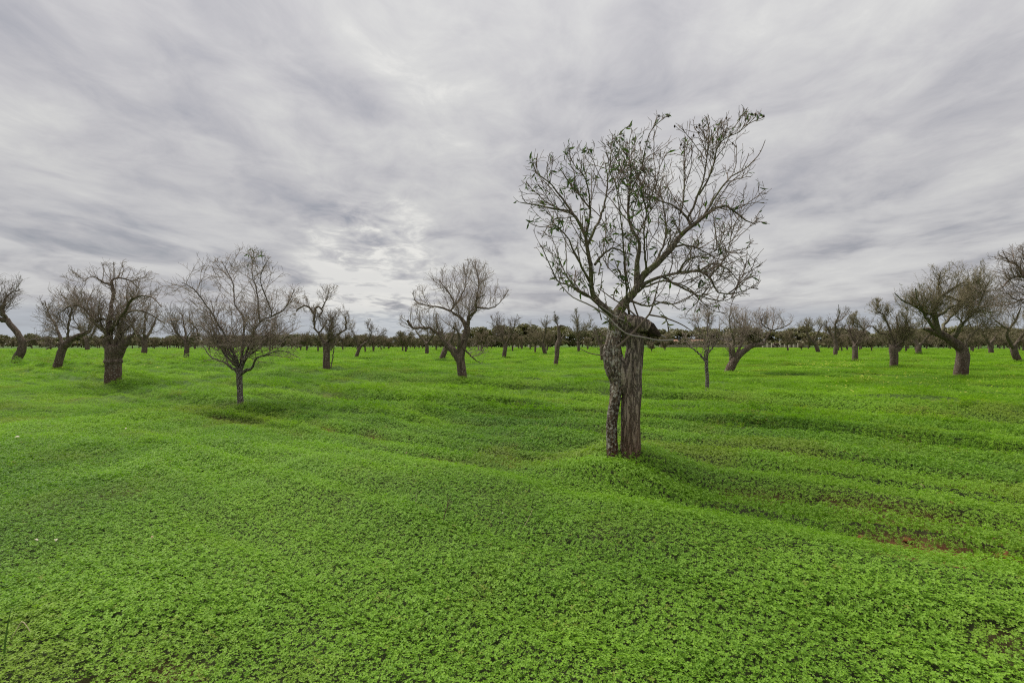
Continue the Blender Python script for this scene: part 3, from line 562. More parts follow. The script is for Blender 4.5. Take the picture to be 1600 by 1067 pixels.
T_('almond_tree', (556,559), [(556,560,6),(560,548,5.4),(563,541,5)], [[(563,542,4.4),(570,536,4),(580,532,3.2),(589,527,2.6),(600,522,1.4)], [(574,534,3),(578,526,2.4),(580,518,2),(574,511,1.6),(576,505,1)], [(561,545,3),(555,528,2.2),(550,515,1.2)]], [(576,518,28,17)], 'small almond tree leaning right with a crooked hook of a branch, left of centre', 38, extra=2, detail=.5, spur=3, rtip=.011, mats=dk)
T_('almond_tree', (868,573), [(868,573,7.4),(870,555,7),(871,540,8.4),(874,530,7),(873,516,4.6),(873,509,4)], [([(873,511,3.4),(878,509,2.6),(884,510,1)], 0), [(872,512,2.4),(869,502,1.8),(866,492,1.1)], [(876,532,3),(882,522,1.6)]], [(868,496,13,10)], 'almost dead almond snag with a bare broken trunk and one leafy tuft', 39, extra=0, dens=1.0, spur=3, rtip=.006, mats=dk, leaf=60, leafsize=.13)
T_('almond_tree', (904,550), [(904,551,4.6),(904,540,4.2),(904,534,4)], [[(904,536,3),(902,505,2),(900,482,1)], [(904,536,3),(915,520,2),(918,505,1)]], [(905,510,22,26)], 'slim almond tree still in green leaf, between the snag and the big tree', 40, extra=3, detail=.5, spur=3, rtip=.013, mats=dict(twig=M['far']), leaf=700, leafsize=.2)
T_('almond_tree', (941,564), [(941,565,5.4),(940,550,4.8),(940,543,4.8)], [[(940,545,3.4),(932,525,2.4),(925,508,1.2)], [(940,545,3.4),(950,525,2.4)]], [(938,520,28,24)], 'leafy olive-tinted almond tree directly behind the double trunk', 41, extra=3, detail=.5, spur=3, rtip=.010, mats=dk, leaf=800, leafsize=.14, leafmat_='leaf2')
T_('almond_tree', (787,559), [(787,560,7),(789,546,6.4),(791,536,5.4)], [[(790,540,4),(784,527,3.2),(779,517,2.6),(776,503,1.3)], [(791,538,4),(800,520,3),(806,500,1.4)]], [(790,512,32,27)], 'bare almond tree right of the forked tree, twigs against the pine wood', 42, extra=3, detail=.5, spur=3, rtip=.012, mats=dk)
T_('almond_tree', (852,553), [(852,554,6),(849,542,6.4),(847,536,6)], [[(848,540,4),(841,532,3.2),(833,527,2.4),(826,518,1.2)], [(848,538,4),(852,520,3),(854,500,1.4)]], [(848,512,26,22)], 'low reddish-brown almond tree forking beside the snag', 43, extra=3, detail=.5, spur=3, rtip=.013, mats=dict(twig=M['far']))
T_('almond_tree', (225,554), [(225,555,8.4),(226,543,7.6),(225,532,8.4)], [[(225,535,5),(210,515,3.6),(200,495,1.6)], [(225,535,5),(238,512,3.6),(246,492,1.6)], [(225,535,5),(226,505,3),(228,480,1.6)]], [(228,505,40,34)], 'bare almond tree with straight speckled trunk right of the collared tree', 44, extra=3, detail=.5, spur=3, rtip=.012, mats=dk)
T_('almond_tree', (291,561), [(291,562,8),(292,545,7.2),(292,535,8)], [[(291,537,6),(286,529,5),(277,521,4),(271,510,3),(266,495,1.5)], [(293,537,6),(300,527,5),(309,524,4),(306,512,3),(297,503,1.6)], [(292,536,4),(288,510,2.6),(284,490,1.3)]], [(288,505,42,32)], 'bare almond tree spreading into a wide fork, behind the young tree', 45, extra=3, detail=.5, spur=3, rtip=.010, mats=dk)
T_('almond_tree', (137,547), [(137,548,6.4),(136,538,5.6),(136,532,6)], [[(136,534,4),(128,522,3),(124,508,1.4)], [(136,534,4),(146,520,3),(150,508,1.4)]], [(138,515,24,18)], 'far almond tree seen between the sagging limb and the collared trunk', 46, extra=3, detail=.5, spur=3, rtip=.017, mats=dict(twig=M['far']))
T_('almond_tree', (1435,554), [(1435,555,9),(1435,545,7.6),(1436,540,7.6)], [[(1435,542,5),(1424,524,3.4),(1418,508,1.6)], [(1436,542,5),(1450,525,3.4),(1456,508,1.6)]], [(1437,516,34,22)], 'squat almond tree with broad stump-like foot behind the left-bending trunk', 47, extra=3, detail=.5, spur=3, rtip=.013, mats=dict(twig=M['far']), collar=[(.3, .15)])
T_('almond_tree', (1549,552), [(1549,553,7),(1548,543,6.2),(1547,537,6.4)], [[(1547,540,4.4),(1536,522,3),(1530,508,1.4)], [(1547,540,4.4),(1558,522,3),(1566,506,1.4)]], [(1546,515,32,24)], 'far almond tree between the left-bending tree and the right edge', 48, extra=3, detail=.5, spur=3, rtip=.013, mats=dict(twig=M['far']))

# ------------------------------------------------------------------ far orchard rows: copies of a few grown forms
rngf = np.random.default_rng(77)
variants = []
for v in range(8):
    ln = rngf.uniform(-14, 14); r_ = np.random.default_rng(100+v)
    tx = 800+ln*.5
    sp = dict(base=(800, 600), trunk=[(800, 602, 13), (800+ln*.25, 578, 11.5), (tx, 560, 12)],
      limbs=[[(tx, 565, 8), (tx+a*12, 545, 6), (tx+a*r_.uniform(22, 34), 520, 4), (tx+a*r_.uniform(30, 55), r_.uniform(480, 505), 1.6)] for a in (-1, -.3, .5, 1)],
      crown=[(tx, 505, r_.uniform(52, 66), r_.uniform(44, 54)), (tx+r_.uniform(-30, 30), 530, 50, 34), (tx+r_.uniform(-26, 26), 468, 26, 24)], extra=3, detail=.5, dens=1.45, df=1.2, spur=2.0, rtip=.019)
    g = grow_tree(sp, 22.0, 300+v)
    mt, mq, m3 = g['trunks'][0]
    tm = mesh_np('far_trunk', mt, mq, m3); tm.materials.append(M['trunk'])
    V, Q = join([*g['limbs'], g['twigs']]); cm = mesh_np('far_crown', V, Q); cm.materials.append(M['far'])
    lm = None
    if v % 3 == 0: lm = mesh_np('far_leaves', *leaves_on(g['rng'], g['P2'], 700, .22), smooth=False); lm.materials.append(M['leaf2'])
    variants.append((tm, cm, lm))
FG = 'far rows of the almond orchard'
def far_tree(x, y, v, s, rz, label):
    tm, cm, lm = variants[v]
    e = empty('almond_tree', (x, y, H(x, y))); e.rotation_euler = (0, 0, rz); e.scale = (s, s, s*rngf.uniform(.9, 1.08)); tag(e, label, 'tree', FG)
    link('trunk', tm, None, e); link('crown', cm, None, e)
    if lm: tag(link('leaves', lm, None, e), kind='stuff')
    TREES.append((x, y))
# those whose feet can be made out in the photograph
seen = [(497,550,.9),(456,544,1),(571,551,.8),(551,544,.9),(539,545,.8),(327,547,1),(279,545,1),(306,545,.8),(342,546,1),(1529,546,1),(1448,546,1),(5,543,1),(18,543,1),(79,546,.9),(50,544,1),(155,544,.9),(207,545,.9),(430,545,1),(607,546,.9),(641,544,1),(815,546,.9),(754,546,.9),(1378,544,.9),(1322,545,.8),(1490,545,.9),(1577,545,1),(1253,548,.5),(1362,549,.7),(1018,550,.6),(1039,549,.6)]
seen_labels = ['bare almond tree close behind the looping dead branches, left of that trunk', 'far bare tree between the young tree and the looping dead branches', 'far bare tree just right of the small hooked-branch tree', 'far bare tree just left of the small hooked-branch tree', 'far bare tree right of the trunk with looping branches', 'far bare tree behind the left twigs of the young tree', 'far bare tree left of the wide-forked tree', 'far bare tree right of the wide-forked tree', 'far bare tree straight behind the crown of the young tree', 'far bare tree right of the big left-bending tree', 'far bare tree right of the squat stump-footed tree', 'far bare tree at the left edge behind the zigzag trunk', 'far bare tree directly left of the zigzag trunk', 'far bare tree just left of the sagging-limb tree', 'far bare tree between the zigzag trunk and the sagging-limb tree', 'far bare tree just left of the collared trunk, right of its nearest far neighbour', 'far bare tree right of the collared trunk', 'far bare tree right of the young tree, under its outer twigs', 'far bare tree right of the hooked-branch tree, before the knobbed tree', 'far bare tree left of the knobbed forked tree', 'far bare tree between the bare tree and the gate pillars', 'far bare tree right of the knobbed forked tree', 'far bare tree left of the stubby dark trunk', 'far bare tree between the tall leafy leader and the knobbly-footed tree', 'far bare tree behind the left-bending thick trunk', 'far bare tree at the right edge behind the leaning trunk', 'tiny sapling left of the left-leaning far tree', 'small sapling between the knobbly-footed tree and the stubby trunk', 'small sapling just right of the sawn stub, left of its twin', 'small sapling right of the sawn stub, nearer the thin young tree']
for i, (px, py, s) in enumerate(seen):
    d = depth_for(py, .05); p = W(px, py, d)
    far_tree(p[0], p[1], i % 8, s*rngf.uniform(.85, 1.0), rngf.uniform(0, 6.28), seen_labels[i])
cnt = 0
for iu in range(-22, 26):
    for iv in range(2, 24):
        u = iu*9.5; v = iv*9.0+30; x = u*UX-v*UY+rngf.normal()*1.1; y = u*UY+v*UX+rngf.normal()*1.1
        if y < 78 or y > 172 or abs(x) > y*1.06+4: continue
        px = 800+x/y*F
        if 872 < px < 1290 and rngf.random() > (.16 if px > 1000 else .3): continue
        if 1290 < px and rngf.random() > .75: continue
        if min((x-a)**2+(y-b)**2 for a, b in TREES) < 22: continue
        if y > 140 and rngf.random() < .15: continue
        far_tree(x, y, int(rngf.integers(0, 8)), rngf.uniform(.8, 1.05), rngf.uniform(0, 6.28), 'tiny bare almond tree in the farthest orchard rows before the wood'); cnt += 1
print('far rows', cnt)

# ------------------------------------------------------------------ dark round-crowned wood and hedge behind the field
def clump_mesh(seed, n, rad, lobes, leaf, stem=False):
    rg = np.random.default_rng(seed); Vs = []
    c = lobes[rg.integers(0, len(lobes), n)]; d = rg.normal(size=(n, 3)); d /= np.linalg.norm(d, axis=1, keepdims=True)
    d[:, 2] = np.where(d[:, 2] < -.35, -d[:, 2]*.4, d[:, 2])
    p = c[:, :3]+d*c[:, 3:4]*(rg.random(n)**.35)[:, None]*np.array([1, 1, .72])
    q = rg.normal(size=(n, 3)); q /= np.linalg.norm(q, axis=1, keepdims=True); w = np.cross(q, d+rg.normal(size=(n, 3))*.5); w /= np.linalg.norm(w, axis=1, keepdims=True)+1e-9
    s = (leaf*rg.uniform(.6, 1.5, n))[:, None]
    V = np.stack([p-q*s, p-w*s*.6, p+q*s, p+w*s*.6], 1).reshape(-1, 3); Q = np.arange(n*4).reshape(-1, 4)
    return mesh_np('wood_crown', V, Q, smooth=False)
wood = []
for v in range(5):
    rg = np.random.default_rng(500+v)
    lb = np.array([[rg.normal()*1.6, rg.normal()*1.6, 5.0+rg.normal()*.7, rg.uniform(1.6, 2.5)] for _ in range(9)]+[[0, 0, 3.0, 2.6], [1.6, 0, 2.0, 2.2], [-1.6, .5, 2.0, 2.2], [0, 1.5, 1.6, 2.0]])
    cm = clump_mesh(600+v, 3200, 3, lb, .33); cm.materials.append(M['pine'])
    V, Q, T = trunk_mesh([(0, 0, -.3, .26), (.1, 0, 1.5, .2), (0, .1, 4.5, .12)], 8, 8, .1, None, v); tm = mesh_np('wood_trunk', V, Q, T); tm.materials.append(M['limb'])
    wood.append((tm, cm))
k = 0; px = -180
while px < 1790:
    d = rngf.uniform(186, 214); p = W(px, 540, d); s = rngf.uniform(.72, 1.12)*(1.2 if 780 < px < 1000 else (.66 if px < 700 else 1.0))
    e = empty('pine_tree', (p[0], p[1], H(p[0], p[1])-.1)); e.scale = (s*1.15, s, s); e.rotation_euler = (0, 0, rngf.uniform(0, 6.28))
    tag(e, 'dark round-crowned evergreen tree in the wood behind the orchard', 'tree', 'evergreens of the wood on the horizon')
    link('trunk', wood[k % 5][0], None, e); link('crown', wood[k % 5][1], None, e)
    k += 1; px += rngf.uniform(9, 22)
lb = np.array([[x, 190+6*math.sin(x*.05)+rngf.normal()*.8, rngf.uniform(.4, 1.9), rngf.uniform(1.0, 1.7)] for x in np.arange(-240, 240, .55)])
hm = clump_mesh(9, 46000, 1, lb, .34); tag(link('hedge', hm, leafmat('hedge_brush', (.095, .085, .042), (.25, .215, .115), .15)), 'long dark hedge line along the far edge of the green field', 'hedge', None, 'stuff')

# ------------------------------------------------------------------ ground sheet
nA, nR = 500, 225
ang = np.linspace(0, 2*math.pi, nA, endpoint=False); rad = np.concatenate([[0.02], np.geomspace(.35, 4000, nR-1)])
AA, RR = np.meshgrid(ang, rad); gx = RR*np.sin(AA); gy = RR*np.cos(AA); gz = hgt(gx, gy)
V = np.stack([gx, gy, gz], -1).reshape(-1, 3)
i = np.arange(nR-1)[:, None]*nA; k = np.arange(nA)[None]; k2 = (k+1) % nA
Q = np.stack([i+k, i+k2, i+nA+k2, i+nA+k], -1).reshape(-1, 4)[:, ::-1]
gme = mesh_np('ground', V, Q)
def cover(x, y):
    """how thickly the clover stands: thin in the furrow bottoms, most of all low at the right"""
    u, v = uv(x, y); c = np.ones_like(x)
    def fur(v0, w, a, seed): return a*np.exp(-((v-v0)/w)**2)*np.clip(.42+1.3*vnoise(u/.7, v/.4, seed), 0, 1)
    right = np.clip((x-.5)/2.6, 0, 1)
    c = c-fur(5.28, .13, 1.3, 31)*right-fur(7.0, .16, .8, 32)*right-fur(5.27, .24, .7, 33)-fur(8.15, .25, .7, 34)-fur(6.95, .25, .7, 35)-fur(4.68, .16, .6, 37)-fur(9.5, .3, .7, 38)
    c = c-.25*np.clip(fbm(x/.8, y/.8, 36, 3)*2-.45, 0, 1)
    c = c+1.2*np.exp(-((x-TREES[0][0])**2+(y-TREES[0][1])**2)/.7)
    return np.clip(c, 0.02, 1)
cv = np.clip((np.hypot(gx, gy)-6)/16, 0, 1).ravel().astype(np.float32)
shd = np.clip(cover(gx, gy)*2-.75, 0, 1).ravel().astype(np.float32)  # painted shade grows where the clover stands thick
at = gme.attributes.new('leaf_shade', 'FLOAT', 'POINT'); at.data.foreach_set('value', shd)
at = gme.attributes.new('cover', 'FLOAT', 'POINT'); at.data.foreach_set('value', cv)
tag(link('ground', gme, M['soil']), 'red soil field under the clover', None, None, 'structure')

# ------------------------------------------------------------------ clover: three-leafed sprigs near, matted patches farther off
def clover_mesh(seed, n, rad, hmin, hmax, size, tilt=.45, simple=False):
    rg = np.random.default_rng(seed); Vs = []; Qs = []; o = 0
    for j in range(n):
        r = rad*math.sqrt(rg.random()); a = rg.uniform(0, 6.283); low = rg.random() < .3
        c = np.array([r*math.cos(a), r*math.sin(a), rg.uniform(hmin, hmax)*(.6 if low else 1)])
        t = rg.normal(size=2)*tilt*.5; nz = np.array([t[0], t[1], 1.]); nz /= np.linalg.norm(nz)
        ux = np.cross(nz, [math.cos(a*3), math.sin(a*3), 0.1]); ux /= np.linalg.norm(ux); uy = np.cross(nz, ux); s = size*rg.uniform(.6, 1.2)
        for l in range(3):
            th = l*2.094+rg.uniform(-.2, .2); d = ux*math.cos(th)+uy*math.sin(th); q = np.cross(nz, d); dr = rg.uniform(-.05, .28)
            f = rg.uniform(.05, .22)
            p = [c, c+d*.33*s+q*.24*s+nz*f*.7*s-nz*dr*.2*s, c+d*.60*s+q*.25*s+nz*(f*.6-dr*.55)*s, c+d*.47*s-nz*dr*.4*s, c+d*.60*s-q*.25*s+nz*(f*.6-dr*.55)*s, c+d*.33*s-q*.24*s+nz*f*.7*s-nz*dr*.2*s]
            if simple: Vs += [p[0], p[2], p[3], p[4]]; Qs.append((o, o+1, o+2, o+3)); o += 4
            else: Vs += p; Qs += [(o, o+1, o+2, o+3), (o, o+3, o+4, o+5)]; o += 6
    return mesh_np('clover_sprig', np.array(Vs), np.array(Qs), smooth=False)
src = bpy.data.collections.new('clover_forms')
NV = 14
for v in range(NV):
    for tier, (n, rd, h1, h2, s, m) in enumerate([(4, .032, .045, .095, .0228, 'clover'), (120, .26, .02, .085, .040, 'clover_far'), (170, .62, .01, .12, .085, 'clover_far'), (12, .072, .035, .085, .0265, 'clover')]):
        me = clover_mesh(900+v+tier*50, n, rd, h1, h2, s, .5, tier in (1, 2)); me.materials.append(M[m])
        src.objects.link(bpy.data.objects.new('form_%d_%02d' % (tier, v), me))
def scatter(r0, r1, dens, tier, seed, az=R_(57), zoff=0.0, smin=.75, smax=1.2):
    rg = np.random.default_rng(seed); n = int(az*(r1*r1-r0*r0)*dens)
    q = np.arange(n); f1 = (q*.7548776662466927+rg.random()) % 1; f2 = (q*.5698402909980532+rg.random()) % 1
    r = np.sqrt(r0*r0+f1*(r1*r1-r0*r0)); a = -az+2*az*f2; x = r*np.sin(a)+rg.normal(size=n)*.25/math.sqrt(dens); y = r*np.cos(a)+rg.normal(size=n)*.25/math.sqrt(dens)
    c = cover(x, y); keep = rg.random(n) < (c if tier in (0, 3) else np.clip(c*2.2, 0, 1)); x, y, c = x[keep], y[keep], c[keep]; n = len(x)
    e = .05*(1+(tier % 3)*1.5); z = hgt(x, y); nx = -(hgt(x+e, y)-hgt(x-e, y))/(2*e); ny = -(hgt(x, y+e)-hgt(x, y-e))/(2*e)
    sc = rg.uniform(smin, smax, n)*np.clip(.45+.6*c, .4 if tier in (0, 3) else .8, 1)
    uu, vv = uv(x, y); sc *= 1+(.18 if tier in (0, 3) else .75)*np.clip(fbm(uu/(1.1+tier % 3), vv/(.45+.3*(tier % 3)), 73, 3)*1.6, -.45, .9)
    if tier in (0, 3):
        sc *= 1+.16*fbm(x/.5, y/.5, 71, 2)
        for tx, ty in TREES[:1]: sc *= 1+.35*np.exp(-((x-tx)**2+(y-ty)**2)/.5)
    tint = np.clip(.5+.9*fbm(x/2.3, y/2.3, 61, 3)+.12*rg.normal(size=n), 0, 1)
    rot = np.stack([-np.arcsin(np.clip(ny, -.7, .7)), np.arcsin(np.clip(nx, -.7, .7)), np.zeros(n)], -1)
    dry = np.clip((1-c)*.55+np.clip(fbm(x/1.7, y/1.7, 81, 3)*1.3-.3, 0, .35)+(rg.random(n) < .012)*.6, 0, .8)
    return np.stack([x, y, z+zoff], -1), rot, sc, tint, tier*NV+rg.integers(0, NV, n), rg.uniform(0, 6.283, n), dry
S = [scatter(1.0, 7.0, 1650, 0, 1), scatter(6.9, 11, 440, 3, 5), scatter(11, 15, 260, 3, 4), scatter(9.5, 48, 15, 1, 2, R_(55)), scatter(40, 186, 2.4, 2, 3, R_(52))]
PP = np.concatenate([s[0] for s in S]); pm = bpy.data.meshes.new('clover'); pm.vertices.add(len(PP)); pm.vertices.foreach_set('co', PP.astype(np.float32).ravel())
def attr(nm, ty, data, key='value'):
    a = pm.attributes.new(nm, ty, 'POINT'); a.data.foreach_set(key, np.ascontiguousarray(data).ravel())
attr('rot', 'FLOAT_VECTOR', np.concatenate([s[1] for s in S]).astype(np.float32), 'vector')
attr('scl', 'FLOAT', np.concatenate([s[2] for s in S]).astype(np.float32)); attr('tint', 'FLOAT', np.concatenate([s[3] for s in S]).astype(np.float32))
attr('idx', 'INT', np.concatenate([s[4] for s in S]).astype(np.int32)); attr('dry', 'FLOAT', np.concatenate([s[6] for s in S]).astype(np.float32)); attr('spin', 'FLOAT', np.concatenate([s[5] for s in S]).astype(np.float32))
clo = link('clover', pm, None); tag(clo, 'low bright green clover carpet covering the whole field', 'clover', None, 'stuff')
print('clover points', len(PP))
ng = bpy.data.node_groups.new('clover_scatter', 'GeometryNodeTree')
ng.interface.new_socket('Geometry', in_out='INPUT', socket_type='NodeSocketGeometry'); ng.interface.new_socket('Geometry', in_out='OUTPUT', socket_type='NodeSocketGeometry')
gi = ng.nodes.new('NodeGroupInput'); go = ng.nodes.new('NodeGroupOutput'); iop = ng.nodes.new('GeometryNodeInstanceOnPoints'); ci = ng.nodes.new('GeometryNodeCollectionInfo')
ci.inputs[0].default_value = src; ci.inputs[1].default_value = True; ci.inputs[2].default_value = True
def NA(nm, ty):
    n = ng.nodes.new('GeometryNodeInputNamedAttribute'); n.data_type = ty; n.inputs[0].default_value = nm
    return [o for o in n.outputs if o.enabled and o.name == 'Attribute'][0]
e2r = ng.nodes.new('FunctionNodeEulerToRotation'); rr = ng.nodes.new('FunctionNodeRotateRotation'); rr.rotation_space = 'LOCAL'; e2b = ng.nodes.new('FunctionNodeEulerToRotation'); cx = ng.nodes.new('ShaderNodeCombineXYZ')
gl = ng.links.new
gl(NA('rot', 'FLOAT_VECTOR'), e2r.inputs[0]); gl(NA('spin', 'FLOAT'), cx.inputs[2]); gl(cx.outputs[0], e2b.inputs[0]); gl(e2r.outputs[0], rr.inputs[0]); gl(e2b.outputs[0], rr.inputs[1])
gl(gi.outputs[0], iop.inputs['Points']); gl(ci.outputs[0], iop.inputs['Instance']); iop.inputs['Pick Instance'].default_value = True
gl(NA('idx', 'INT'), iop.inputs['Instance Index']); gl(rr.outputs[0], iop.inputs['Rotation']); gl(NA('scl', 'FLOAT'), iop.inputs['Scale'])
gl(iop.outputs[0], go.inputs[0])
clo.modifiers.new('scatter', 'NODES').node_group = ng

# ------------------------------------------------------------------ things at the far edge of the field
def box(bl, c, s, rz=0):
    x, y, z = (t/2 for t in s); P = np.array([[a*x, b*y, e*z] for e in (-1, 1) for a, b in ((-1, -1), (1, -1), (1, 1), (-1, 1))])
    R = np.array([[math.cos(rz), -math.sin(rz), 0], [math.sin(rz), math.cos(rz), 0], [0, 0, 1]]); o = sum(len(v) for v, _ in bl)
    Q = np.array([[3, 2, 1, 0], [4, 5, 6, 7], [0, 1, 5, 4], [1, 2, 6, 5], [2, 3, 7, 6], [3, 0, 4, 7]])
    bl.append((P@R.T+np.array(c), Q)); return bl
def bm_(name, bl): return mesh_np(name, *join(bl), smooth=False)
def house(px, d, w, h, dep, label):
    p = W(px, HOR, d); z = H(p[0], p[1]); e = empty('farmhouse', (p[0], p[1], z)); tag(e, label, 'house', 'white farm buildings behind the orchard')
    link('wall', bm_('house_wall', box([], (0, 0, h/2-.2), (w, dep, h+.4))), M['wallw'], e)
    o = .25; V = np.array([[-w/2-o, -dep/2-o, h], [w/2+o, -dep/2-o, h], [w/2+o, dep/2+o, h], [-w/2-o, dep/2+o, h], [-w/2-o, 0, h+dep*.22], [w/2+o, 0, h+dep*.22]])
    link('roof', mesh_np('house_roof', V, [[0, 1, 5, 4], [2, 3, 4, 5], [3, 2, 1, 0]], [[0, 4, 3], [1, 2, 5]], smooth=False), M['tile'], e)
    for x in (-w*.3, w*.28): link('window', bm_('house_window', box([], (x, -dep/2-.02, h*.55), (.8, .1, 1.0))), M['glassd'], e)
    link('door', bm_('house_door', box([], (0, -dep/2-.02, 1.0), (.95, .1, 2.0))), M['glassd'], e)
house(1092, 197, 6, 2.1, 4, 'low white farmhouse glimpsed behind the thin young tree')
house(1136, 196, 6, 2.0, 4, 'low white farm shed glimpsed behind the far-leaning tree')
house(1047, 198, 5, 2.1, 4, 'low pale farmhouse glimpsed under the sawn stub')
def wallrun(px0, px1, d, h, label):
    a = W(px0, HOR, d); b = W(px1, HOR, d); e = empty('stone_wall', (a[0], a[1], H(a[0], a[1]))); tag(e, label, 'wall'); rg = np.random.default_rng(int(px0)); x = 0; L_ = b[0]-a[0]; bl = []
    while x < L_:
        w = rg.uniform(.5, 1.1)
        for r in range(3): box(bl, (x+w/2, rg.normal()*.05, h*(r+.5)/3-.05), (w*.97, .5, h/3*.96), rg.normal()*.04)
        x += w
    tag(link('stones', bm_('wall_stones', bl), M['stone'], e), kind='stuff')
wallrun(1030, 1262, 176, 1.0, 'low dry-stone wall along the far field edge right of the big tree')
for k, px in enumerate((1192, 1199, 1206, 1219, 1226, 1233, 1240, 1247)):
    p = W(px, HOR, 170+k*.2); e = empty('fence_post', (p[0], p[1], H(p[0], p[1]))); tag(e, ['third', 'second', 'first', 'first', 'second', 'third', 'fourth', 'fifth'][k]+' pale fence post '+('left' if k < 3 else 'right')+' of the dark horse at the field edge', 'post', 'fence posts by the horse')
    link('post', bm_('post_shaft', box([], (0, 0, .75), (.30, .30, 1.7))), M['post'], e); link('cap', bm_('post_cap', box([], (0, 0, 1.65), (.38, .38, .1))), M['post'], e)
for k, px in enumerate((803, 827, 840)):
    p = W(px, HOR, 165); e = empty('gate_pillar', (p[0], p[1], H(p[0], p[1]))); tag(e, ['white gate pillar right of the bare tree by the pine wood', 'white gate pillar standing left of its twin near the reddish-brown tree', 'white gate pillar nearest the reddish-brown tree'][k], 'pillar', 'white gate pillars')
    link('shaft', bm_('pillar_shaft', box([], (0, 0, .85), (.9, .9, 2.0))), M['wallw'], e); link('cap', bm_('pillar_cap', box([], (0, 0, 1.9), (1.1, 1.1, .14))), M['wallw'], e)
# grazing horse
def skin_body(name, verts, edges, mat, parent, sub=1):
    me = bpy.data.meshes.new(name); me.from_pydata([v[:3] for v in verts], edges, []); o = bpy.data.objects.new(name, me); C.objects.link(o)
    m = o.modifiers.new('skin', 'SKIN'); sv = me.skin_vertices[0].data if me.skin_vertices else None
    if sv is None:
        import bmesh
        b = bmesh.new(); b.from_mesh(me); b.verts.layers.skin.verify(); b.to_mesh(me); b.free(); sv = me.skin_vertices[0].data
    for i, v in enumerate(verts): sv[i].radius = (v[3], v[3]); sv[i].use_root = (i == 0)
    o.modifiers.new('sub', 'SUBSURF').levels = sub; o.modifiers['sub'].render_levels = sub
    me.materials.append(mat); o.parent = parent; return o
ph = W(1211, HOR, 152); he = empty('horse', (ph[0], ph[1], H(ph[0], ph[1])+.02)); tag(he, 'dark brown horse standing head-down at the far edge of the field', 'horse'); he.rotation_euler = (0, 0, R_(12))
hv = [(0, 0, 1.18, .33), (.55, 0, 1.2, .34), (.8, 0, 1.22, .30), (-.55, 0, 1.2, .31), (1.1, 0, 1.22, .2), (1.4, 0, .98, .15), (1.55, 0, .72, .13), (1.68, 0, .5, .085), (1.74, 0, .36, .07)]
he_ = [(0, 1), (1, 2), (0, 3), (2, 4), (4, 5), (5, 6), (6, 7), (7, 8)]
def leg(root, pts):
    last = root
    for q in pts: hv.append(q); he_.append((last, len(hv)-1)); last = len(hv)-1
for sy in (-1, 1):
    leg(1, [(.72, .17*sy, .85, .13), (.72+.05*sy, .17*sy, .5, .075), (.72+.05*sy, .17*sy, .12, .055), (.76+.05*sy, .17*sy, .03, .065)])
    leg(3, [(-.62, .18*sy, .85, .17), (-.52, .18*sy, .62, .1), (-.72-.05*sy, .18*sy, .46, .07), (-.66-.05*sy, .18*sy, .12, .055), (-.62-.05*sy, .18*sy, .03, .065)])
skin_body('body', hv, he_, M['horse'], he)
for nm, pts in (('tail', [(-.84, 0, 1.3, .06), (-1.0, 0, 1.1, .07), (-1.02, 0, .7, .06), (-.98, 0, .45, .02)]), ('mane', [(.85, 0, 1.52, .05), (1.15, 0, 1.43, .06), (1.45, 0, 1.14, .05), (1.6, 0, .9, .02)]), ('ear', [(1.66, .06, .86, .03), (1.7, .08, .93, .025), (1.73, .09, 1.0, .006)]), ('ear', [(1.66, -.06, .86, .03), (1.7, -.08, .93, .025), (1.73, -.09, 1.0, .006)])):
    r = resample(pts, 8); link(nm, mesh_np('horse_'+nm, *tubes(r[None, :, :3], r[None, :, 3], 6)), M['mane'], he)

# ------------------------------------------------------------------ yellow flowers, and small litter in the clover
rf = np.random.default_rng(8); FV = []; FQ = []; SV = []
def flower(x, y, z, s):
    hh = rf.uniform(.10, .2); c = np.array([x, y, z+hh]); b = len(FV)*4
    a = rf.uniform(0, 1.2)
    for l in range(5):
        th = a+l*1.2566; d = np.array([math.cos(th), math.sin(th), .7]); d /= np.linalg.norm(d); q = np.array([-math.sin(th), math.cos(th), 0])
        FV.append(np.array([c, c+d*s*.7+q*s*.35, c+d*s, c+d*s*.7-q*s*.35])); FQ.append([b, b+1, b+2, b+3]); b += 4
def patch(px0, px1, py0, py1, n, s):
    px = rf.uniform(px0, px1, n); d = depth_for(py0+(py1-py0)*rf.beta(2, 2, n), .05); x = (px-800)/F*d; z = hgt(x, d)
    for k in range(n): flower(x[k], d[k], z[k], s*.8*rf.uniform(.7, 1.3))
patch(1242, 1352, 565, 577, 230, .05); patch(838, 925, 554, 561, 170, .055); patch(1290, 1600, 556, 640, 190, .038); patch(1100, 1600, 552, 600, 90, .045); patch(0, 330, 555, 600, 60, .045); patch(560, 900, 560, 600, 30, .04); patch(300, 640, 560, 590, 30, .045); patch(1340, 1360, 580, 600, 30, .04)
tag(link('yellow_flowers', mesh_np('yellow_flowers', np.vstack(FV), np.array(FQ), smooth=False), M['yellow']), 'scattered yellow wood sorrel flowers in drifts across the green field', 'flowers', None, 'stuff')
def dry_leaf(px, py, s, mat, label):
    p = ground_at(px, py); rg = np.random.default_rng(px*7+py); n = 7; V = []; Q = []
    for i in range(n):
        t = i/(n-1); w = math.sin(math.pi*min(t*.92+.04, 1))*.32; zc_ = .35*math.sin(t*2.4)
        for k, f in enumerate((-1, 0, 1)): V.append(((t-.5)*s, f*w*s, zc_*s*.5+abs(f)*w*s*.6))
    for i in range(n-1):
        for k in range(2): Q.append((i*3+k, i*3+k+1, i*3+4+k, i*3+3+k))
    o = link('dry_leaf', mesh_np('dry_leaf', V, Q), M[mat], None, (p[0], p[1], H(p[0], p[1])+.085)); o.rotation_euler = (rg.normal()*.4, rg.normal()*.4, rg.uniform(0, 6))
    o.modifiers.new('thick', 'SOLIDIFY').thickness = .0012
    tag(o, label, 'leaf', 'fallen dry leaves in the clover')
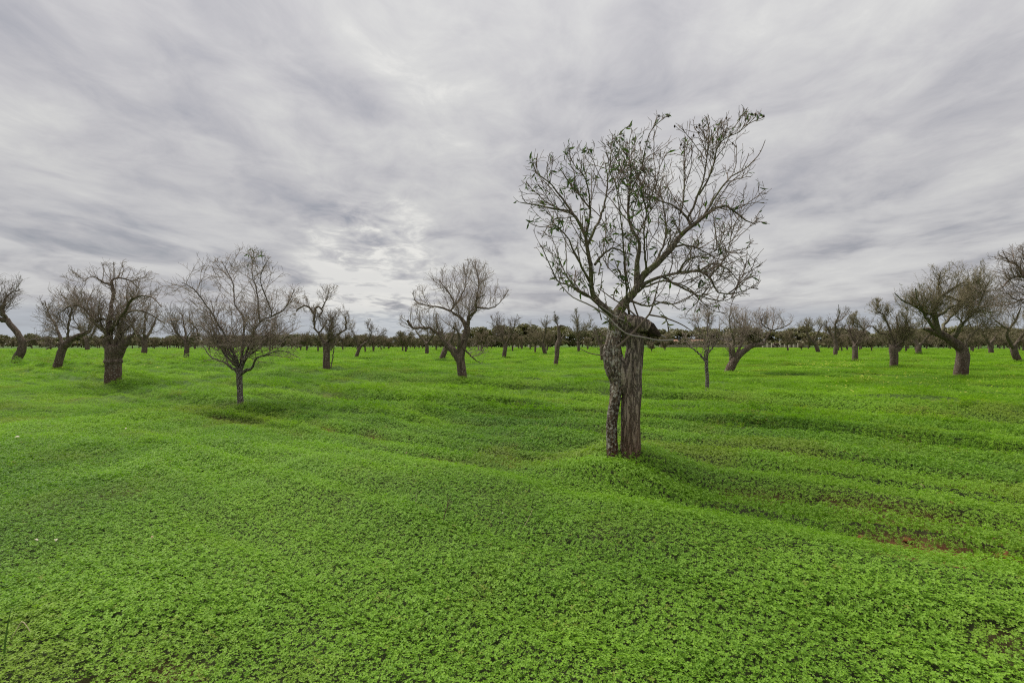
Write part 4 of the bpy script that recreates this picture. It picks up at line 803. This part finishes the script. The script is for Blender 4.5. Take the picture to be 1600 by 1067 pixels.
for px, py, s, m_, lb_ in [(27,689,.10,'paleleaf','bleached fallen leaf in the clover near the left edge, below the leaning trees'), (56,857,.06,'paleleaf','left of two small pale leaves near the lower left edge'), (87,857,.06,'paleleaf','right of two small pale leaves near the lower left edge'), (238,852,.055,'dryleaf','curled tan leaf lying in the clover at lower left'), (1440,772,.075,'dryleaf','pale tan leaf on the furrow at the right'), (636,714,.07,'dryleaf','tan leaf in the furrow left of the big tree'), (785,813,.035,'paleleaf','tiny pale leaf in the middle of the near clover'), (197,675,.07,'paleleaf','small bleached leaf in the clover below the collared tree'), (160,722,.05,'dryleaf','small orange leaf in the clover under a low swell at left')]:
    dry_leaf(px, py, s*.62, m_, lb_)
def clod(px, py, s, label):
    p = ground_at(px, py); rg = np.random.default_rng(px); V, Q = blob(rg, (0, 0, 0), 1, 8); V = V*np.array([1.7, 1.4, .55]); V = np.array([v*(1+.25*mnoise.noise(Vector(v*1.7+px))) for v in V])*s
    tag(link('soil_clod', mesh_np('soil_clod', V, Q), M['clod'], None, (p[0], p[1], H(p[0], p[1])+.012+s*.1)), label, 'clod', 'red soil clods in the furrow')
clod(1347, 838, .045, 'flat red soil clod at the left end of the bare furrow'); clod(1418, 845, .035, 'small orange-red clod in the middle of the bare furrow'); clod(1570, 868, .07, 'broad red clod at the right end of the bare furrow'); clod(1592, 878, .05, 'red clod lowest in the furrow at the right edge'); clod(1488, 784, .03, 'tiny red clod in the upper furrow at the right')
def stalk(px, py, pts, mat, label, name, nbr=0):
    p = ground_at(px, py); e = empty(name, (p[0], p[1], H(p[0], p[1]))); tag(e, label, 'plant'); r = resample(pts, 12)
    link('stem', mesh_np(name+'_stem', *tubes(r[None, :, :3], r[None, :, 3], 5)), M[mat], e)
    if nbr:
        rg = np.random.default_rng(px); P, R = spawn(rg, r[None, :, :3], r[None, :, 3], nbr, .3, (.04, .10), (30, 70), .3, None, 4, .2, .7, .0012)
        if len(P): tag(link('side_shoots', mesh_np(name+'_shoots', *tubes(P, R, 3)), M[mat], e), kind='stuff')
stalk(690, 822, [(0, 0, 0, .004), (.02, .01, .1, .0035), (.05, 0, .2, .003), (.07, .02, .27, .0015)], 'weed', 'dead reddish-brown weed stalk standing in the near clover', 'dead_weed', 60)
stalk(815, 830, [(0, 0, .03, .003), (.05, 0, .12, .0026), (.09, .01, .20, .0015)], 'straw', 'straight pale straw leaning right in the near clover', 'straw')
stalk(650, 800, [(0, 0, .03, .0022), (.0, 0, .14, .002), (.012, .01, .24, .001)], 'straw', 'thin upright straw left of the dead weed stalk', 'straw')
stalk(36, 1005, [(-.06, 0, .05, .0025), (-.02, 0, .12, .0025), (.0, 0, .14, .0025), (.05, -.01, .09, .0018)], 'straw', 'bent pale straw in the clover at the lower left corner', 'straw')
def blade(px, py, hh, lean, label):
    p = ground_at(px, py); V = []; Q = []; n = 9
    for i in range(n):
        t = i/(n-1); w = .006*(1-t**1.6)+.0004; x = lean*t*t*hh; z = hh*t*(1-.25*t*abs(lean)); V += [(x-w, 0, z), (x, .003, z), (x+w, 0, z)]
    for i in range(n-1): Q += [(i*3, i*3+1, i*3+4, i*3+3), (i*3+1, i*3+2, i*3+5, i*3+4)]
    o = link('grass_blade', mesh_np('grass_blade', V, Q), M['grass'], None, (p[0], p[1], H(p[0], p[1]))); o.modifiers.new('thick', 'SOLIDIFY').thickness = .0008; tag(o, label, 'grass', 'lone grass blades in the clover')
blade(6, 1035, .30, .12, 'tall grass blade at the lower left edge of the picture'); blade(32, 945, .14, -.5, 'short bent grass blade near the lower left edge'); blade(312, 735, .22, .3, 'grass blade on the swell below the young tree'); blade(245, 755, .2, .6, 'curved grass blade on the low swell at left')
